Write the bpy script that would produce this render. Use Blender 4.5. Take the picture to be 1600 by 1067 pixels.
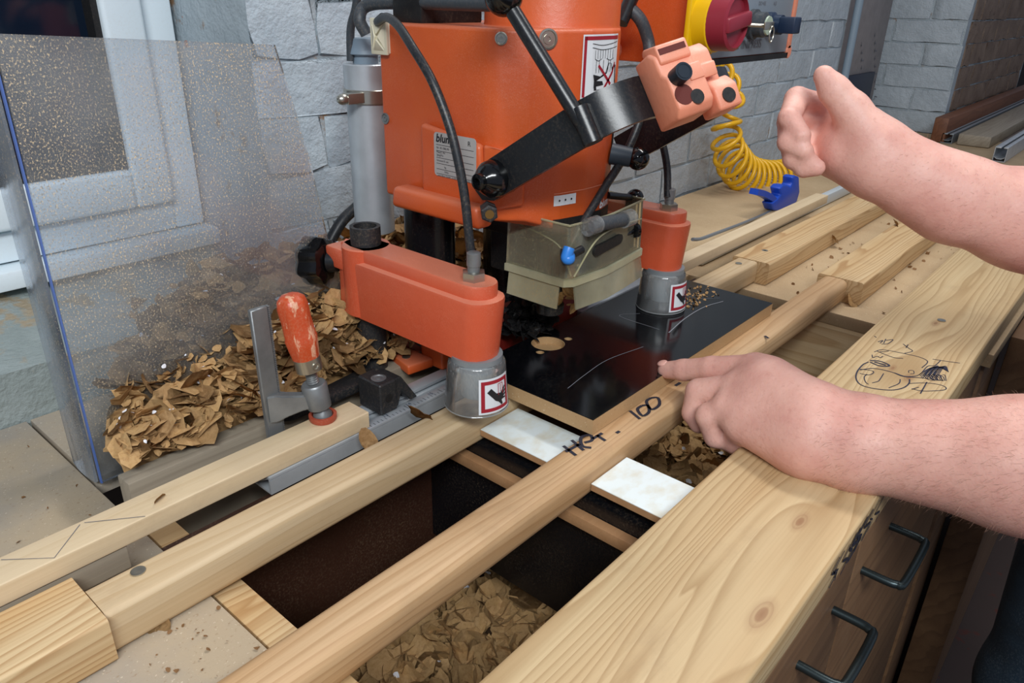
import bpy, bmesh, math, random
import numpy as np
from mathutils import Vector, Matrix, noise as mn
random.seed(7)
for o in list(bpy.data.objects): bpy.data.objects.remove(o)
C = bpy.context.scene.collection
PI = math.pi
# ---------------------------------------------------------------- camera
W, H, F, HC = 1600, 1067, 1170.0, 0.40
R = np.array([[0.65527705, 0.30491973, -0.6911121], [-0.7551036, 0.28953996, -0.58820503], [0.02074925, 0.9072985, 0.41997488]])
cam = bpy.data.objects.new('camera', bpy.data.cameras.new('camera')); C.objects.link(cam)
cam.data.sensor_width = 36; cam.data.lens = F / W * 36; cam.data.clip_start = 0.02
M4 = Matrix([list(R[0]) + [0], list(R[1]) + [0], list(R[2]) + [HC], [0, 0, 0, 1]]); cam.matrix_world = M4
bpy.context.scene.camera = cam
# ---------------------------------------------------------------- light
sc = bpy.context.scene
sc.view_settings.view_transform = 'Standard'; sc.view_settings.look = 'None'; sc.view_settings.gamma = 1
sc.view_settings.use_curve_mapping = False
sc.view_settings.exposure = 0.0
wd = bpy.data.worlds.new('world'); sc.world = wd; wd.use_nodes = True
wd.node_tree.nodes['Background'].inputs[0].default_value = (0.72, 0.80, 1.0, 1)
wd.node_tree.nodes['Background'].inputs[1].default_value = 0.34
def area(name, loc, target, sx, sy, power, col):
    l = bpy.data.lights.new(name, 'AREA'); l.shape = 'RECTANGLE'; l.size = sx; l.size_y = sy; l.energy = power; l.color = col
    o = bpy.data.objects.new(name, l); C.objects.link(o); o.location = loc
    o.rotation_euler = (Vector(target) - Vector(loc)).to_track_quat('-Z', 'Y').to_euler(); return o
area('ceiling_lamp', (1.35, 0.35, 1.75), (0.9, 0.4, 0), 1.3, 0.22, 20, (1.0, 0.97, 0.93))
area('ceiling_lamp', (-0.70, -0.75, 1.45), (0.5, 0.55, 0.1), 1.2, 0.25, 40, (0.94, 0.98, 1.0))

# ---------------------------------------------------------------- helpers
def at(px, py, x=None, y=None, z=None):
    w = R @ np.array([px - 800, -(py - 533.5), -F])
    t = (z - HC) / w[2] if z is not None else (x / w[0] if x is not None else y / w[1])
    return Vector((t * w[0], t * w[1], HC + t * w[2]))
def atd(px, py, d):
    w = R @ np.array([(px - 800) / F * d, -(py - 533.5) / F * d, -d]); return Vector((w[0], w[1], HC + w[2]))
def srgb(h):
    if not isinstance(h, str): return (*h, 1)
    v = [int(h[i:i + 2], 16) / 255 for i in (0, 2, 4)]
    return tuple([(c / 12.92 if c <= 0.04045 else ((c + 0.055) / 1.055) ** 2.4) for c in v] + [1])
class NT:
    def __init__(s, name):
        s.m = bpy.data.materials.new(name); s.m.use_nodes = True; s.t = s.m.node_tree
        s.p = s.t.nodes['Principled BSDF']; s.out = s.t.nodes['Material Output']
        s.co = s.n('ShaderNodeTexCoord').outputs['Object']
    def n(s, ty, **kw):
        nd = s.t.nodes.new(ty)
        for k, v in kw.items(): setattr(nd, k, v)
        return nd
    def l(s, a, b): s.t.links.new(a, b)
    def mapping(s, sc=(1, 1, 1), loc=(0, 0, 0), src=None, rot=(0, 0, 0)):
        m = s.n('ShaderNodeMapping'); m.inputs['Scale'].default_value = sc; m.inputs['Location'].default_value = loc; m.inputs['Rotation'].default_value = rot
        s.l(src or s.co, m.inputs[0]); return m.outputs[0]
    def noise(s, vec, scale=5, detail=4, rough=.55, dist=0):
        n = s.n('ShaderNodeTexNoise'); n.inputs['Scale'].default_value = scale; n.inputs['Detail'].default_value = detail
        n.inputs['Roughness'].default_value = rough; n.inputs['Distortion'].default_value = dist; s.l(vec, n.inputs['Vector']); return n.outputs['Fac']
    def ramp(s, fac, stops):
        r = s.n('ShaderNodeValToRGB'); e = r.color_ramp.elements
        while len(e) < len(stops): e.new(0.5)
        for i, (p, c) in enumerate(stops): e[i].position = p; e[i].color = srgb(c) if isinstance(c, str) else (c, c, c, 1)
        s.l(fac, r.inputs[0]); return r.outputs['Color']
    def mix(s, fac, a, b, mode='MIX'):
        m = s.n('ShaderNodeMix', data_type='RGBA', blend_type=mode)
        for v, i in ((fac, 0), (a, 6), (b, 7)):
            if hasattr(v, 'is_linked') or hasattr(v, 'links'): s.l(v, m.inputs[i])
            else: m.inputs[i].default_value = srgb(v) if isinstance(v, str) else (v if i == 0 else (v, v, v, 1))
        return m.outputs[2]
    def math(s, op, a, b=0.0, clamp=False):
        m = s.n('ShaderNodeMath', operation=op); m.use_clamp = clamp
        for v, i in ((a, 0), (b, 1)):
            if hasattr(v, 'links'): s.l(v, m.inputs[i])
            else: m.inputs[i].default_value = v
        return m.outputs[0]
    def bump(s, h, strength=.3, dist=.001):
        b = s.n('ShaderNodeBump'); b.inputs['Strength'].default_value = strength; b.inputs['Distance'].default_value = dist
        s.l(h, b.inputs['Height']); s.l(b.outputs[0], s.p.inputs['Normal']); return b.outputs[0]
    def base(s, c):
        if hasattr(c, 'links'): s.l(c, s.p.inputs['Base Color'])
        else: s.p.inputs['Base Color'].default_value = srgb(c)
def plain(name, col, rough=.5, metal=0.0, bump=0, bscale=300, var=0, spec=None, dust=0, dustcol='b9a184'):
    t = NT(name); t.p.inputs['Roughness'].default_value = rough; t.p.inputs['Metallic'].default_value = metal
    c = col
    if spec is not None: t.p.inputs['Specular IOR Level'].default_value = spec
    if var: c = t.mix(t.ramp(t.noise(t.co, 30, 5), [(.35, 0.0), (.65, 1.0)]), col, t.mix(var, col, '000000'))
    if dust:
        d = t.ramp(t.noise(t.co, 380, 3, .8), [(.5, 0.0), (.72, 1.0)]); d2 = t.ramp(t.noise(t.co, 14, 4), [(.35, 0.15), (.7, 1.0)])
        c = t.mix(t.math('MULTIPLY', t.math('MULTIPLY', d, d2), dust), c, dustcol)
    t.base(c)
    if bump: t.bump(t.noise(t.co, bscale, 4), bump, .0006)
    return t.m
def wood(name, c1, c2, c3, ring=55., k=(), seed=0, rough=.55, bump=.25, lines=.55, stain='8d7358', axis='X'):
    """grain along X; k = knots (x, y, r) in the object's own space"""
    t = NT(name)
    if axis == 'Y': t.co = t.mapping(rot=(0, 0, PI / 2))
    if axis == 'Z': t.co = t.mapping(rot=(0, PI / 2, 0))
    sx = t.n('ShaderNodeSeparateXYZ'); t.l(t.mapping(loc=(seed * 1.7, seed * .37, seed * .23)), sx.inputs[0])
    s0 = t.n('ShaderNodeSeparateXYZ'); t.l(t.co, s0.inputs[0]); y = sx.outputs[1]; kf = None; kd = None
    for kx, ky, r in k:
        dx = t.math('MULTIPLY', t.math('SUBTRACT', s0.outputs[0], kx), .38); dy = t.math('SUBTRACT', s0.outputs[1], ky)
        d = t.math('SQRT', t.math('ADD', t.math('MULTIPLY', dx, dx), t.math('MULTIPLY', dy, dy)))
        g = t.math('EXPONENT', t.math('MULTIPLY', t.math('MULTIPLY', d, d), -1 / (r * r * 3.0)))
        y = t.math('SUBTRACT', y, t.math('MULTIPLY', t.math('MULTIPLY', dy, g), 1.0))
        f = t.math('SUBTRACT', 1.0, t.math('DIVIDE', d, r * .38), True); kf = f if kf is None else t.math('MAXIMUM', kf, f)
    cb = t.n('ShaderNodeCombineXYZ'); t.l(t.math('MULTIPLY', sx.outputs[0], .09), cb.inputs[0]); t.l(y, cb.inputs[1]); t.l(sx.outputs[2], cb.inputs[2])
    low = t.noise(cb.outputs[0], 16, 2); yy = t.math('ADD', t.math('ADD', y, t.math('MULTIPLY', sx.outputs[2], .8)), t.math('MULTIPLY', low, .10))
    saw = t.math('FRACT', t.math('MULTIPLY', yy, ring)); ringc = t.ramp(saw, [(0, .0), (.55, .25), (.92, 1.0), (1, .1)])
    fine = t.noise(t.mapping((6, 420, 420)), 1, 3); mid = t.noise(t.mapping((2.0, 30, 30), (seed, 0, 0)), 1, 4)
    c = t.mix(t.ramp(mid, [(.3, 0.0), (.7, 1.0)]), c1, c2)
    c = t.mix(t.math('MULTIPLY', ringc, lines), c, c3)
    c = t.mix(t.math('MULTIPLY', t.ramp(fine, [(.45, 0.0), (.75, 1.0)]), .22), c, c3)
    dirt = t.ramp(t.noise(t.mapping((1, 1.6, 1), (seed * 2, 0, 0)), 9, 6, .7), [(.55, 0.0), (.8, .35)]); c = t.mix(dirt, c, stain)
    if kf is not None:
        c = t.mix(t.ramp(kf, [(0, 0.0), (.35, .25), (.4, .5), (.6, .3), (.7, .75), (1, .9)]), c, '8f6644')
    t.base(c); t.p.inputs['Roughness'].default_value = rough
    t.bump(t.math('ADD', t.math('MULTIPLY', ringc, -.5), t.math('ADD', fine, t.noise(t.mapping((8, 60, 60)), 1, 3))), bump, .0006)
    return t.m
def clear(name, tint, haze=.1, hazecol='d8d8d0', speck=0, speckcol='c8a878', rough=.05, zfade=None, ior=1.45):
    t = NT(name); n = t.t.nodes; n.remove(t.p)
    tr = t.n('ShaderNodeBsdfTransparent'); tr.inputs[0].default_value = srgb(tint)
    gl = t.n('ShaderNodeBsdfGlossy'); gl.inputs['Roughness'].default_value = rough
    fr = t.n('ShaderNodeFresnel'); fr.inputs[0].default_value = ior
    df = t.n('ShaderNodeBsdfDiffuse'); df.inputs[0].default_value = srgb(hazecol)
    tl = t.n('ShaderNodeBsdfTranslucent'); tl.inputs[0].default_value = srgb(hazecol)
    dm = t.n('ShaderNodeMixShader'); dm.inputs[0].default_value = .4; t.l(df.outputs[0], dm.inputs[1]); t.l(tl.outputs[0], dm.inputs[2])
    m1 = t.n('ShaderNodeMixShader'); t.l(tr.outputs[0], m1.inputs[1]); t.l(dm.outputs[0], m1.inputs[2])
    big = t.ramp(t.noise(t.co, 9, 5), [(.3, haze * .5), (.75, haze * 1.6)]); t.l(big, m1.inputs[0]); last = m1
    if speck:
        mask = t.ramp(t.noise(t.mapping((1, 1, .8)), 620, 2, .6), [(.56, 0.0), (.66, 1.0)])
        lowm = t.ramp(t.noise(t.mapping((1, 1, .6), (3, 0, 1)), 8, 4, .6), [(.3, .15), (.62, 1.0)])
        fac = t.math('MULTIPLY', t.math('MULTIPLY', mask, lowm), speck)
        if zfade:
            s = t.n('ShaderNodeSeparateXYZ'); t.l(t.co, s.inputs[0])
            mr = t.n('ShaderNodeMapRange'); mr.inputs[1].default_value = zfade[0]; mr.inputs[2].default_value = zfade[1]
            t.l(t.math('ADD', s.outputs[2], t.math('MULTIPLY', s.outputs[0], -.25)), mr.inputs[0]); fac = t.math('MULTIPLY', fac, mr.outputs[0])
            t.l(t.math('MULTIPLY', big, t.math('ADD', t.math('MULTIPLY', mr.outputs[0], .75), .25)), m1.inputs[0])
        sd = t.n('ShaderNodeBsdfDiffuse'); sd.inputs[0].default_value = srgb(speckcol)
        m3 = t.n('ShaderNodeMixShader'); t.l(fac, m3.inputs[0]); t.l(m1.outputs[0], m3.inputs[1]); t.l(sd.outputs[0], m3.inputs[2]); last = m3
    m2 = t.n('ShaderNodeMixShader'); t.l(fr.outputs[0], m2.inputs[0]); t.l(last.outputs[0], m2.inputs[1]); t.l(gl.outputs[0], m2.inputs[2])
    t.l(m2.outputs[0], t.out.inputs[0]); return t.m

# ---- geometry: every shape is added in world coordinates to a bmesh
def BM(): return bmesh.new()
def add_bm(dst, src):
    me = bpy.data.meshes.new('t'); src.to_mesh(me); src.free(); dst.from_mesh(me); bpy.data.meshes.remove(me); return dst
def box(bm, x0, x1, y0, y1, z0, z1, bev=0.0, seg=2, mat=None):
    b = bmesh.new(); bmesh.ops.create_cube(b, size=1)
    for v in b.verts: v.co = Vector((x0 + (v.co.x + .5) * (x1 - x0), y0 + (v.co.y + .5) * (y1 - y0), z0 + (v.co.z + .5) * (z1 - z0)))
    if bev: bmesh.ops.bevel(b, geom=b.edges[:], offset=bev, segments=seg, affect='EDGES', profile=.5)
    if mat is not None: b.transform(mat)
    return add_bm(bm, b)
def frame(p, d):
    d = Vector(d).normalized(); u = d.orthogonal().normalized(); return u, d.cross(u)
def rings(bm, rr, cap=True, closed=False):
    vs = [[bm.verts.new(p) for p in r] for r in rr]; n = len(vs[0])
    for i in range(len(vs) if closed else len(vs) - 1):
        a, b = vs[i], vs[(i + 1) % len(vs)]
        for j in range(n): bm.faces.new((a[j], a[(j + 1) % n], b[(j + 1) % n], b[j]))
    if cap and not closed: bm.faces.new(vs[0][::-1]); bm.faces.new(vs[-1])
    return bm
def lathe(bm, p, d, prof, seg=24, cap=True, rfun=None):
    """prof = [(t along d, radius)]"""
    p = Vector(p); u, v = frame(p, d); d = Vector(d).normalized(); b = bmesh.new()
    rings(b, [[p + d * t + (u * math.cos(2 * PI * k / seg) + v * math.sin(2 * PI * k / seg)) * (r * (rfun(k, seg) if rfun else 1)) for k in range(seg)] for t, r in prof], cap)
    bmesh.ops.recalc_face_normals(b, faces=b.faces[:]); return add_bm(bm, b)
def cyl(bm, a, b_, r, r2=None, seg=20, bev=0):
    a, b_ = Vector(a), Vector(b_); L = (b_ - a).length; r2 = r if r2 is None else r2
    prof = [(0, r), (L, r2)] if not bev else [(0, r - bev), (bev, r), (L - bev, r2), (L, r2 - bev)]
    return lathe(bm, a, b_ - a, prof, seg)
def ball(bm, p, r, d=(0, 0, 1), seg=20, sz=1):
    return lathe(bm, Vector(p) - Vector(d).normalized() * r * sz, d, [(r * sz * (1 - math.cos(a)), max(r * math.sin(a), 1e-5)) for a in [PI * i / 12 for i in range(13)]], seg)
def smooth_path(pts, n=8):
    pts = [Vector(p) for p in pts]; P = [pts[0] * 2 - pts[1]] + pts + [pts[-1] * 2 - pts[-2]]; out = []
    for i in range(1, len(P) - 2):
        a, b, c, d = P[i - 1:i + 3]
        for k in range(n):
            t = k / n; out.append(.5 * ((2 * b) + (c - a) * t + (2 * a - 5 * b + 4 * c - d) * t * t + (3 * b - a - 3 * c + d) * t ** 3))
    return out + [pts[-1]]
def tube(bm, pts, r, seg=10, n=8, sm=True):
    pts = smooth_path(pts, n) if sm else [Vector(p) for p in pts]
    u = (pts[1] - pts[0]).orthogonal().normalized(); rr = []
    for i, p in enumerate(pts):
        d = (pts[min(i + 1, len(pts) - 1)] - pts[max(i - 1, 0)]).normalized(); u = (u - d * u.dot(d)).normalized(); v = d.cross(u)
        q = r[min(i, len(r) - 1)] if isinstance(r, (list, tuple)) else r
        rr.append([p + (u * math.cos(2 * PI * k / seg) + v * math.sin(2 * PI * k / seg)) * q for k in range(seg)])
    b = bmesh.new(); rings(b, rr); bmesh.ops.recalc_face_normals(b, faces=b.faces[:]); return add_bm(bm, b)
def prism(bm, pts, vec, bev=0, seg=2):
    """polygon (3-D points) pushed along vec"""
    b = bmesh.new(); vec = Vector(vec); a = [b.verts.new(Vector(p)) for p in pts]; c = [b.verts.new(Vector(p) + vec) for p in pts]; n = len(a)
    b.faces.new(a[::-1]); b.faces.new(c)
    for i in range(n): b.faces.new((a[i], a[(i + 1) % n], c[(i + 1) % n], c[i]))
    bmesh.ops.recalc_face_normals(b, faces=b.faces[:])
    if bev: bmesh.ops.bevel(b, geom=b.edges[:], offset=bev, segments=seg, affect='EDGES', profile=.5)
    return add_bm(bm, b)
def strap(bm, pts, width_dir, w, th, n=6, sm=True, side=1):
    """flat bar swept along pts; width along width_dir, thickness across"""
    pts = smooth_path(pts, n) if sm else [Vector(p) for p in pts]; h = Vector(width_dir).normalized(); rr = []
    for i, p in enumerate(pts):
        d = (pts[min(i + 1, len(pts) - 1)] - pts[max(i - 1, 0)]).normalized(); t = d.cross(h).normalized() * side
        rr.append([p + h * w / 2 + t * th / 2, p + h * w / 2 - t * th / 2, p - h * w / 2 - t * th / 2, p - h * w / 2 + t * th / 2])
    b = bmesh.new(); rings(b, rr); bmesh.ops.recalc_face_normals(b, faces=b.faces[:]); return add_bm(bm, b)
def stroke(bm, pts, nrm, w, up=.0003, n=5, sm=True):
    """a flat pen stroke on a surface with normal nrm"""
    pts = smooth_path(pts, n) if sm and len(pts) > 2 else [Vector(p) for p in pts]; nrm = Vector(nrm).normalized(); L = []; Rr = []
    for i, p in enumerate(pts):
        d = (pts[min(i + 1, len(pts) - 1)] - pts[max(i - 1, 0)]).normalized(); s = d.cross(nrm).normalized() * w / 2
        L.append(bm.verts.new(p + s + nrm * up)); Rr.append(bm.verts.new(p - s + nrm * up))
    for i in range(len(pts) - 1): bm.faces.new((L[i], L[i + 1], Rr[i + 1], Rr[i]))
    return bm
def poly(bm, pts, nrm, up=.0003):
    f = bm.faces.new([bm.verts.new(Vector(p) + Vector(nrm).normalized() * up) for p in pts]); bmesh.ops.triangulate(bm, faces=[f]); return bm
ORG = {}
def thing(name, label, cat, loc, group=None):
    o = bpy.data.objects.new(name, None); C.objects.link(o); o.location = loc; o.empty_display_size = .02; ORG[o.name] = Vector(loc)
    o['label'] = label; o['category'] = cat
    if group: o['group'] = group
    return o
def tag(o, label, cat, group=None):
    o['label'] = label; o['category'] = cat
    if group: o['group'] = group
    return o
def obj(name, bm, m, parent=None, smooth=40, label=None, kind=None):
    me = bpy.data.meshes.new(name); bm.normal_update(); bm.to_mesh(me); bm.free()
    o = bpy.data.objects.new(name, me); C.objects.link(o)
    for q in (m if isinstance(m, (list, tuple)) else [m]): me.materials.append(q)
    n = len(me.vertices); co = np.empty(n * 3); me.vertices.foreach_get('co', co); co = co.reshape(-1, 3)
    mnv, mx = co.min(0), co.max(0); org = Vector(((mnv[0] + mx[0]) / 2, (mnv[1] + mx[1]) / 2, mnv[2]))
    co -= np.array(org); me.vertices.foreach_set('co', co.ravel()); me.update(); ORG[o.name] = org
    if parent is not None: o.parent = parent; o.location = org - ORG[parent.name]
    else: o.location = org
    if smooth:
        me.shade_smooth(); me.set_sharp_from_angle(angle=math.radians(smooth))
    if label: o['label'] = label
    if kind: o['kind'] = kind
    return o
def text(body, size, org, xd, yd, m, parent, name='lettering', depth=0.0003, bold=0.0, shear=0):
    cu = bpy.data.curves.new('t', 'FONT'); cu.body = body; cu.size = size; cu.extrude = 0; cu.offset = bold; cu.shear = shear; cu.resolution_u = 3
    o = bpy.data.objects.new('t', cu); C.objects.link(o); dg = bpy.context.evaluated_depsgraph_get()
    me = bpy.data.meshes.new_from_object(o.evaluated_get(dg)); bpy.data.objects.remove(o)
    xd = Vector(xd).normalized(); yd = Vector(yd).normalized(); nz = xd.cross(yd); b = bmesh.new(); b.from_mesh(me)
    for v in b.verts: v.co = Vector(org) + xd * v.co.x + yd * v.co.y + nz * depth
    return obj(name, b, m, parent, smooth=0)
def boolean(o, cutters):
    dg = None
    for bm in cutters:
        me = bpy.data.meshes.new('c'); bm.to_mesh(me); bm.free(); c = bpy.data.objects.new('c', me); C.objects.link(c)
        md = o.modifiers.new('b', 'BOOLEAN'); md.object = c; md.operation = 'DIFFERENCE'; md.solver = 'EXACT'
        bpy.context.view_layer.update(); dg = bpy.context.evaluated_depsgraph_get(); nm = bpy.data.meshes.new_from_object(o.evaluated_get(dg))
        o.modifiers.clear(); o.data = nm; bpy.data.objects.remove(c)
    o.data.shade_smooth(); o.data.set_sharp_from_angle(angle=math.radians(35)); return o
def V(*a): return Vector(a)
X, Y, Z = V(1, 0, 0), V(0, 1, 0), V(0, 0, 1)

# ---------------------------------------------------------------- materials
M_pine = wood('pine_rail', 'd3bd9a', 'c8ac84', 'ab8858', ring=70, seed=1, lines=.35)
M_pine2 = wood('pine_rail_warm', 'd0b088', 'c0986c', '9c7244', ring=90, seed=3, lines=.45)
M_pine_d = wood('pine_board_coarse', 'd9bf94', 'cba877', '9c6c38', ring=120, seed=5, lines=.6)
M_pale = wood('pale_timber', 'dac6a6', 'd0ba96', 'b89c74', ring=50, seed=8, lines=.2)
M_greyw = wood('grey_timber', 'a39886', '8f8473', '75695a', ring=60, seed=9, lines=.4)
M_brown = wood('brown_timber', '7c4f35', '6b4029', '4a2a1a', ring=60, seed=12, lines=.4)
M_cab = wood('cabinet_timber', '7e5f42', '705238', '4c3524', ring=30, seed=14, lines=.4)
M_ply = wood('plywood_edge', 'b98f66', 'a87c54', '8c6240', ring=10, seed=2, lines=.2)
M_mark = plain('marker_ink', '1f2030', .7)
M_pen = plain('pen_ink', '23253c', .6)
def mdf(name, c1, c2, fl='8d6f4c', rough=.75):
    t = NT(name); c = t.mix(t.ramp(t.noise(t.co, 7, 5, .6), [(.35, 0.0), (.65, 1.0)]), c1, c2)
    sp = t.ramp(t.noise(t.mapping((1, 1.5, 1)), 260, 3, .6), [(.62, 0.0), (.7, 1.0)]); c = t.mix(t.math('MULTIPLY', sp, .45), c, fl)
    sp2 = t.ramp(t.noise(t.co, 420, 2), [(.66, 0.0), (.74, 1.0)]); c = t.mix(t.math('MULTIPLY', sp2, .5), c, 'e8dcc4')
    t.base(c); t.p.inputs['Roughness'].default_value = rough; t.bump(t.noise(t.co, 500, 3), .25, .0005); return t.m
M_mdf = mdf('dusty_worktop', 'c0a783', 'b09673')
M_mdfL = mdf('grey_dusty_worktop', 'b6a489', '9d958a')
M_core = mdf('fibreboard_core', 'bb996e', 'ae8c62', '94704a')
def paint(name, c1, c2, dust=.5, rough=.38, dustcol='e0a184'):
    t = NT(name); up = t.n('ShaderNodeNewGeometry'); s = t.n('ShaderNodeSeparateXYZ'); t.l(up.outputs['Normal'], s.inputs[0])
    c = t.mix(t.ramp(t.noise(t.co, 11, 4), [(.35, 0.0), (.7, 1.0)]), c1, c2)
    d = t.ramp(t.noise(t.co, 900, 2, .7), [(.5, 0.0), (.75, 1.0)]); l = t.ramp(t.noise(t.co, 18, 5, .6), [(.4, .05), (.75, .7)])
    top = t.math('MULTIPLY', t.math('MAXIMUM', s.outputs[2], 0.0), .55)
    c = t.mix(t.math('MULTIPLY', t.math('ADD', t.math('MULTIPLY', d, l), top, True), dust), c, dustcol)
    t.base(c); t.p.inputs['Roughness'].default_value = rough
    h = t.math('ADD', t.noise(t.co, 160, 2, .4), t.math('MULTIPLY', d, .25)); t.bump(h, .22, .0012); return t.m
M_or = paint('orange_hammered_paint', 'cf5a24', 'c65023', .5)
M_or2 = paint('dusty_orange_paint', 'cf5836', 'c65031', .8)
M_sal = paint('worn_salmon_paint', 'ea9474', 'e2886a', .7, .45, 'f0c0ac')
M_red = paint('dark_red_paint', '7e1c16', '6c1812', .4, .5, '8d6b58')
M_blk = plain('black_enamel', '14171b', .3, dust=.10, bump=.12)
M_blk2 = plain('matt_black', '111214', .55, dust=.12)
M_gloss = plain('glossy_black_plastic', '0b0c0e', .15)
M_iron = plain('dusty_cast_iron', '2c2d2f', .5, .3, bump=.3, dust=.3)
M_rub = plain('black_rubber_hose', '1d2126', .42, dust=.3)
M_rubg = plain('grey_cable', '3a4046', .5, dust=.3)
M_alu = plain('brushed_aluminium', 'c3c9ce', .38, .45, bump=.12, bscale=120, var=.15)
M_alud = plain('dark_aluminium', '8e959b', .45, .5, bump=.2, dust=.4)
M_steel = plain('clamp_steel', '8b8e8f', .42, .55, bump=.35, bscale=200, var=.3)
M_zinc = plain('zinc_plated_steel', 'b6b3a8', .3, .9)
M_cream = plain('cream_plastic', 'd9d2b8', .5)
M_greyp = plain('grey_plastic', '7d8e9c', .5)
M_white = plain('sticker_white', 'dfe3e6', .45)
M_lab = plain('silver_label', 'b4b1ae', .4, .2)
M_ink = plain('print_black', '1c1c20', .6)
M_inkg = plain('print_grey', '6a6a70', .6)
M_inkr = plain('print_red', '9e1f2e', .5)
M_yel = plain('yellow_plastic', 'e6b90e', .35)
M_maroon = plain('maroon_plastic', '8e2b3a', .4)
M_hose = plain('yellow_hose', 'e3ad0c', .3)
M_blue = plain('blue_plastic', '1746b4', .4)
M_lblue = plain('blue_fitting', '2f7fd6', .35)
M_upvc = plain('white_window_plastic', 'e4f0f6', .4, dust=.15)
M_hand = plain('handle_steel', '3c4648', .35, .8)
M_chip = NT('wood_shaving'); t = M_chip
oi = t.n('ShaderNodeObjectInfo').outputs['Random']
c = t.mix(oi, 'b8935f', '9a7446'); c = t.mix(t.ramp(t.noise(t.co, 90, 5, .7), [(.35, 0.0), (.75, .8)]), c, 'c4a072'); c = t.mix(t.math('MULTIPLY', t.ramp(t.noise(t.co, 300, 3), [(.5, 0.0), (.7, 1.0)]), .4), c, '8a6238')
t.base(c); t.p.inputs['Roughness'].default_value = .85; t.bump(t.noise(t.co, 260, 4), .5, .0012); M_chip = t.m
M_chipw = plain('white_plastic_shred', 'e6e6ea', .5)
M_glass = clear('dusty_clear_sheet', 'f6faff', .27, 'd2d3d2', 1.0, 'e0c9a4', .08, (.03, .22))
M_blueedge = plain('blue_cut_edge', '5570b0', .4)
M_cup = clear('clear_plastic_cup', 'fafcfc', .18, 'f0f2f2', .25, 'e8e4dc', .1)
M_guard = clear('yellowed_clear_guard', 'f8f7ea', .16, 'f2efd2', .2, 'd8c68c', .08)
M_guard2 = clear('yellowed_soft_skirt', 'f0ecd0', .40, 'f6f0cc', .35, 'c8a060', .15)
M_pane = plain('dark_window_pane', '0d1a2a', .08, spec=.6)

# ---------------------------------------------------------------- setting: walls, ledge, window
def brickmat(name, c1, c2, under, amt):
    t = NT(name); oi = t.n('ShaderNodeObjectInfo').outputs['Random']
    v = t.n('ShaderNodeVectorMath', operation='ADD'); t.l(t.co, v.inputs[0]); cb = t.n('ShaderNodeCombineXYZ'); t.l(t.math('MULTIPLY', oi, 40.), cb.inputs[0]); t.l(cb.outputs[0], v.inputs[1]); co = v.outputs[0]
    c = t.mix(t.ramp(t.noise(co, 12, 5), [(.35, 0.0), (.65, 1.0)]), c1, c2)
    c = t.mix(t.ramp(t.noise(co, 16, 6, .65), [(amt, 0.0), (amt + .06, 1.0)]), c, under)
    t.base(c); t.p.inputs['Roughness'].default_value = .5; t.bump(t.math('ADD', t.noise(co, 40, 5, .6), t.math('MULTIPLY', t.noise(co, 200, 3), .3)), .7, .006); return t.m
M_br1 = brickmat('whitewashed_brick', 'b9c6ce', 'a7b4be', '93745a', .68)
M_br2 = brickmat('painted_brick', 'b4bec5', 'a6b0b7', '857a6e', .76)
M_br3 = brickmat('bare_brown_brick', '85705f', '705c4e', '5a4638', .6)
M_mort = brickmat('painted_mortar', 'a9b4ba', '99a4aa', '92755a', .60)
M_conc = brickmat('dusty_concrete', '9ba5a4', '87918f', '9d8f78', .56)
M_concd = brickmat('dark_concrete', '6d6f6e', '5c5e5e', '3c3c3c', .62)
brick_meshes = {}
def brick_mesh(L, Hh, D, var, rough):
    key = (round(L, 3), var, rough)
    if key not in brick_meshes:
        b = bmesh.new(); nx, nz = 4, 2; rnd = random.Random(hash(key) & 0xffff); fr = []
        for i in range(nx + 1):
            col = []
            for j in range(nz + 1):
                ex = (i in (0, nx)); ez = (j in (0, nz))
                col.append(b.verts.new((-L / 2 + L * i / nx + (rnd.uniform(-1, 1) * .004 * rough), -D * (1 if not (ex or ez) else .72) + rnd.uniform(-1, 1) * .0028 * rough, -Hh / 2 + Hh * j / nz + rnd.uniform(-1, 1) * .0035 * rough)))
            fr.append(col)
        bk = [[b.verts.new((-L / 2 + L * i / nx, 0, -Hh / 2 + Hh * j / nz)) for j in (0, nz)] for i in (0, nx)]
        for i in range(nx):
            for j in range(nz): b.faces.new((fr[i][j], fr[i + 1][j], fr[i + 1][j + 1], fr[i][j + 1]))
        b.faces.new([fr[i][nz] for i in range(nx + 1)] + [bk[1][1], bk[0][1]]); b.faces.new([fr[i][0] for i in range(nx, -1, -1)] + [bk[0][0], bk[1][0]])
        b.faces.new([fr[0][j] for j in range(nz + 1)] + [bk[0][1], bk[0][0]]); b.faces.new([fr[nx][j] for j in range(nz, -1, -1)] + [bk[1][0], bk[1][1]])
        bmesh.ops.recalc_face_normals(b, faces=b.faces[:]); me = bpy.data.meshes.new('brick'); b.to_mesh(me); b.free(); me.shade_smooth(); me.set_sharp_from_angle(angle=math.radians(55)); brick_meshes[key] = me
    return brick_meshes[key]
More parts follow.
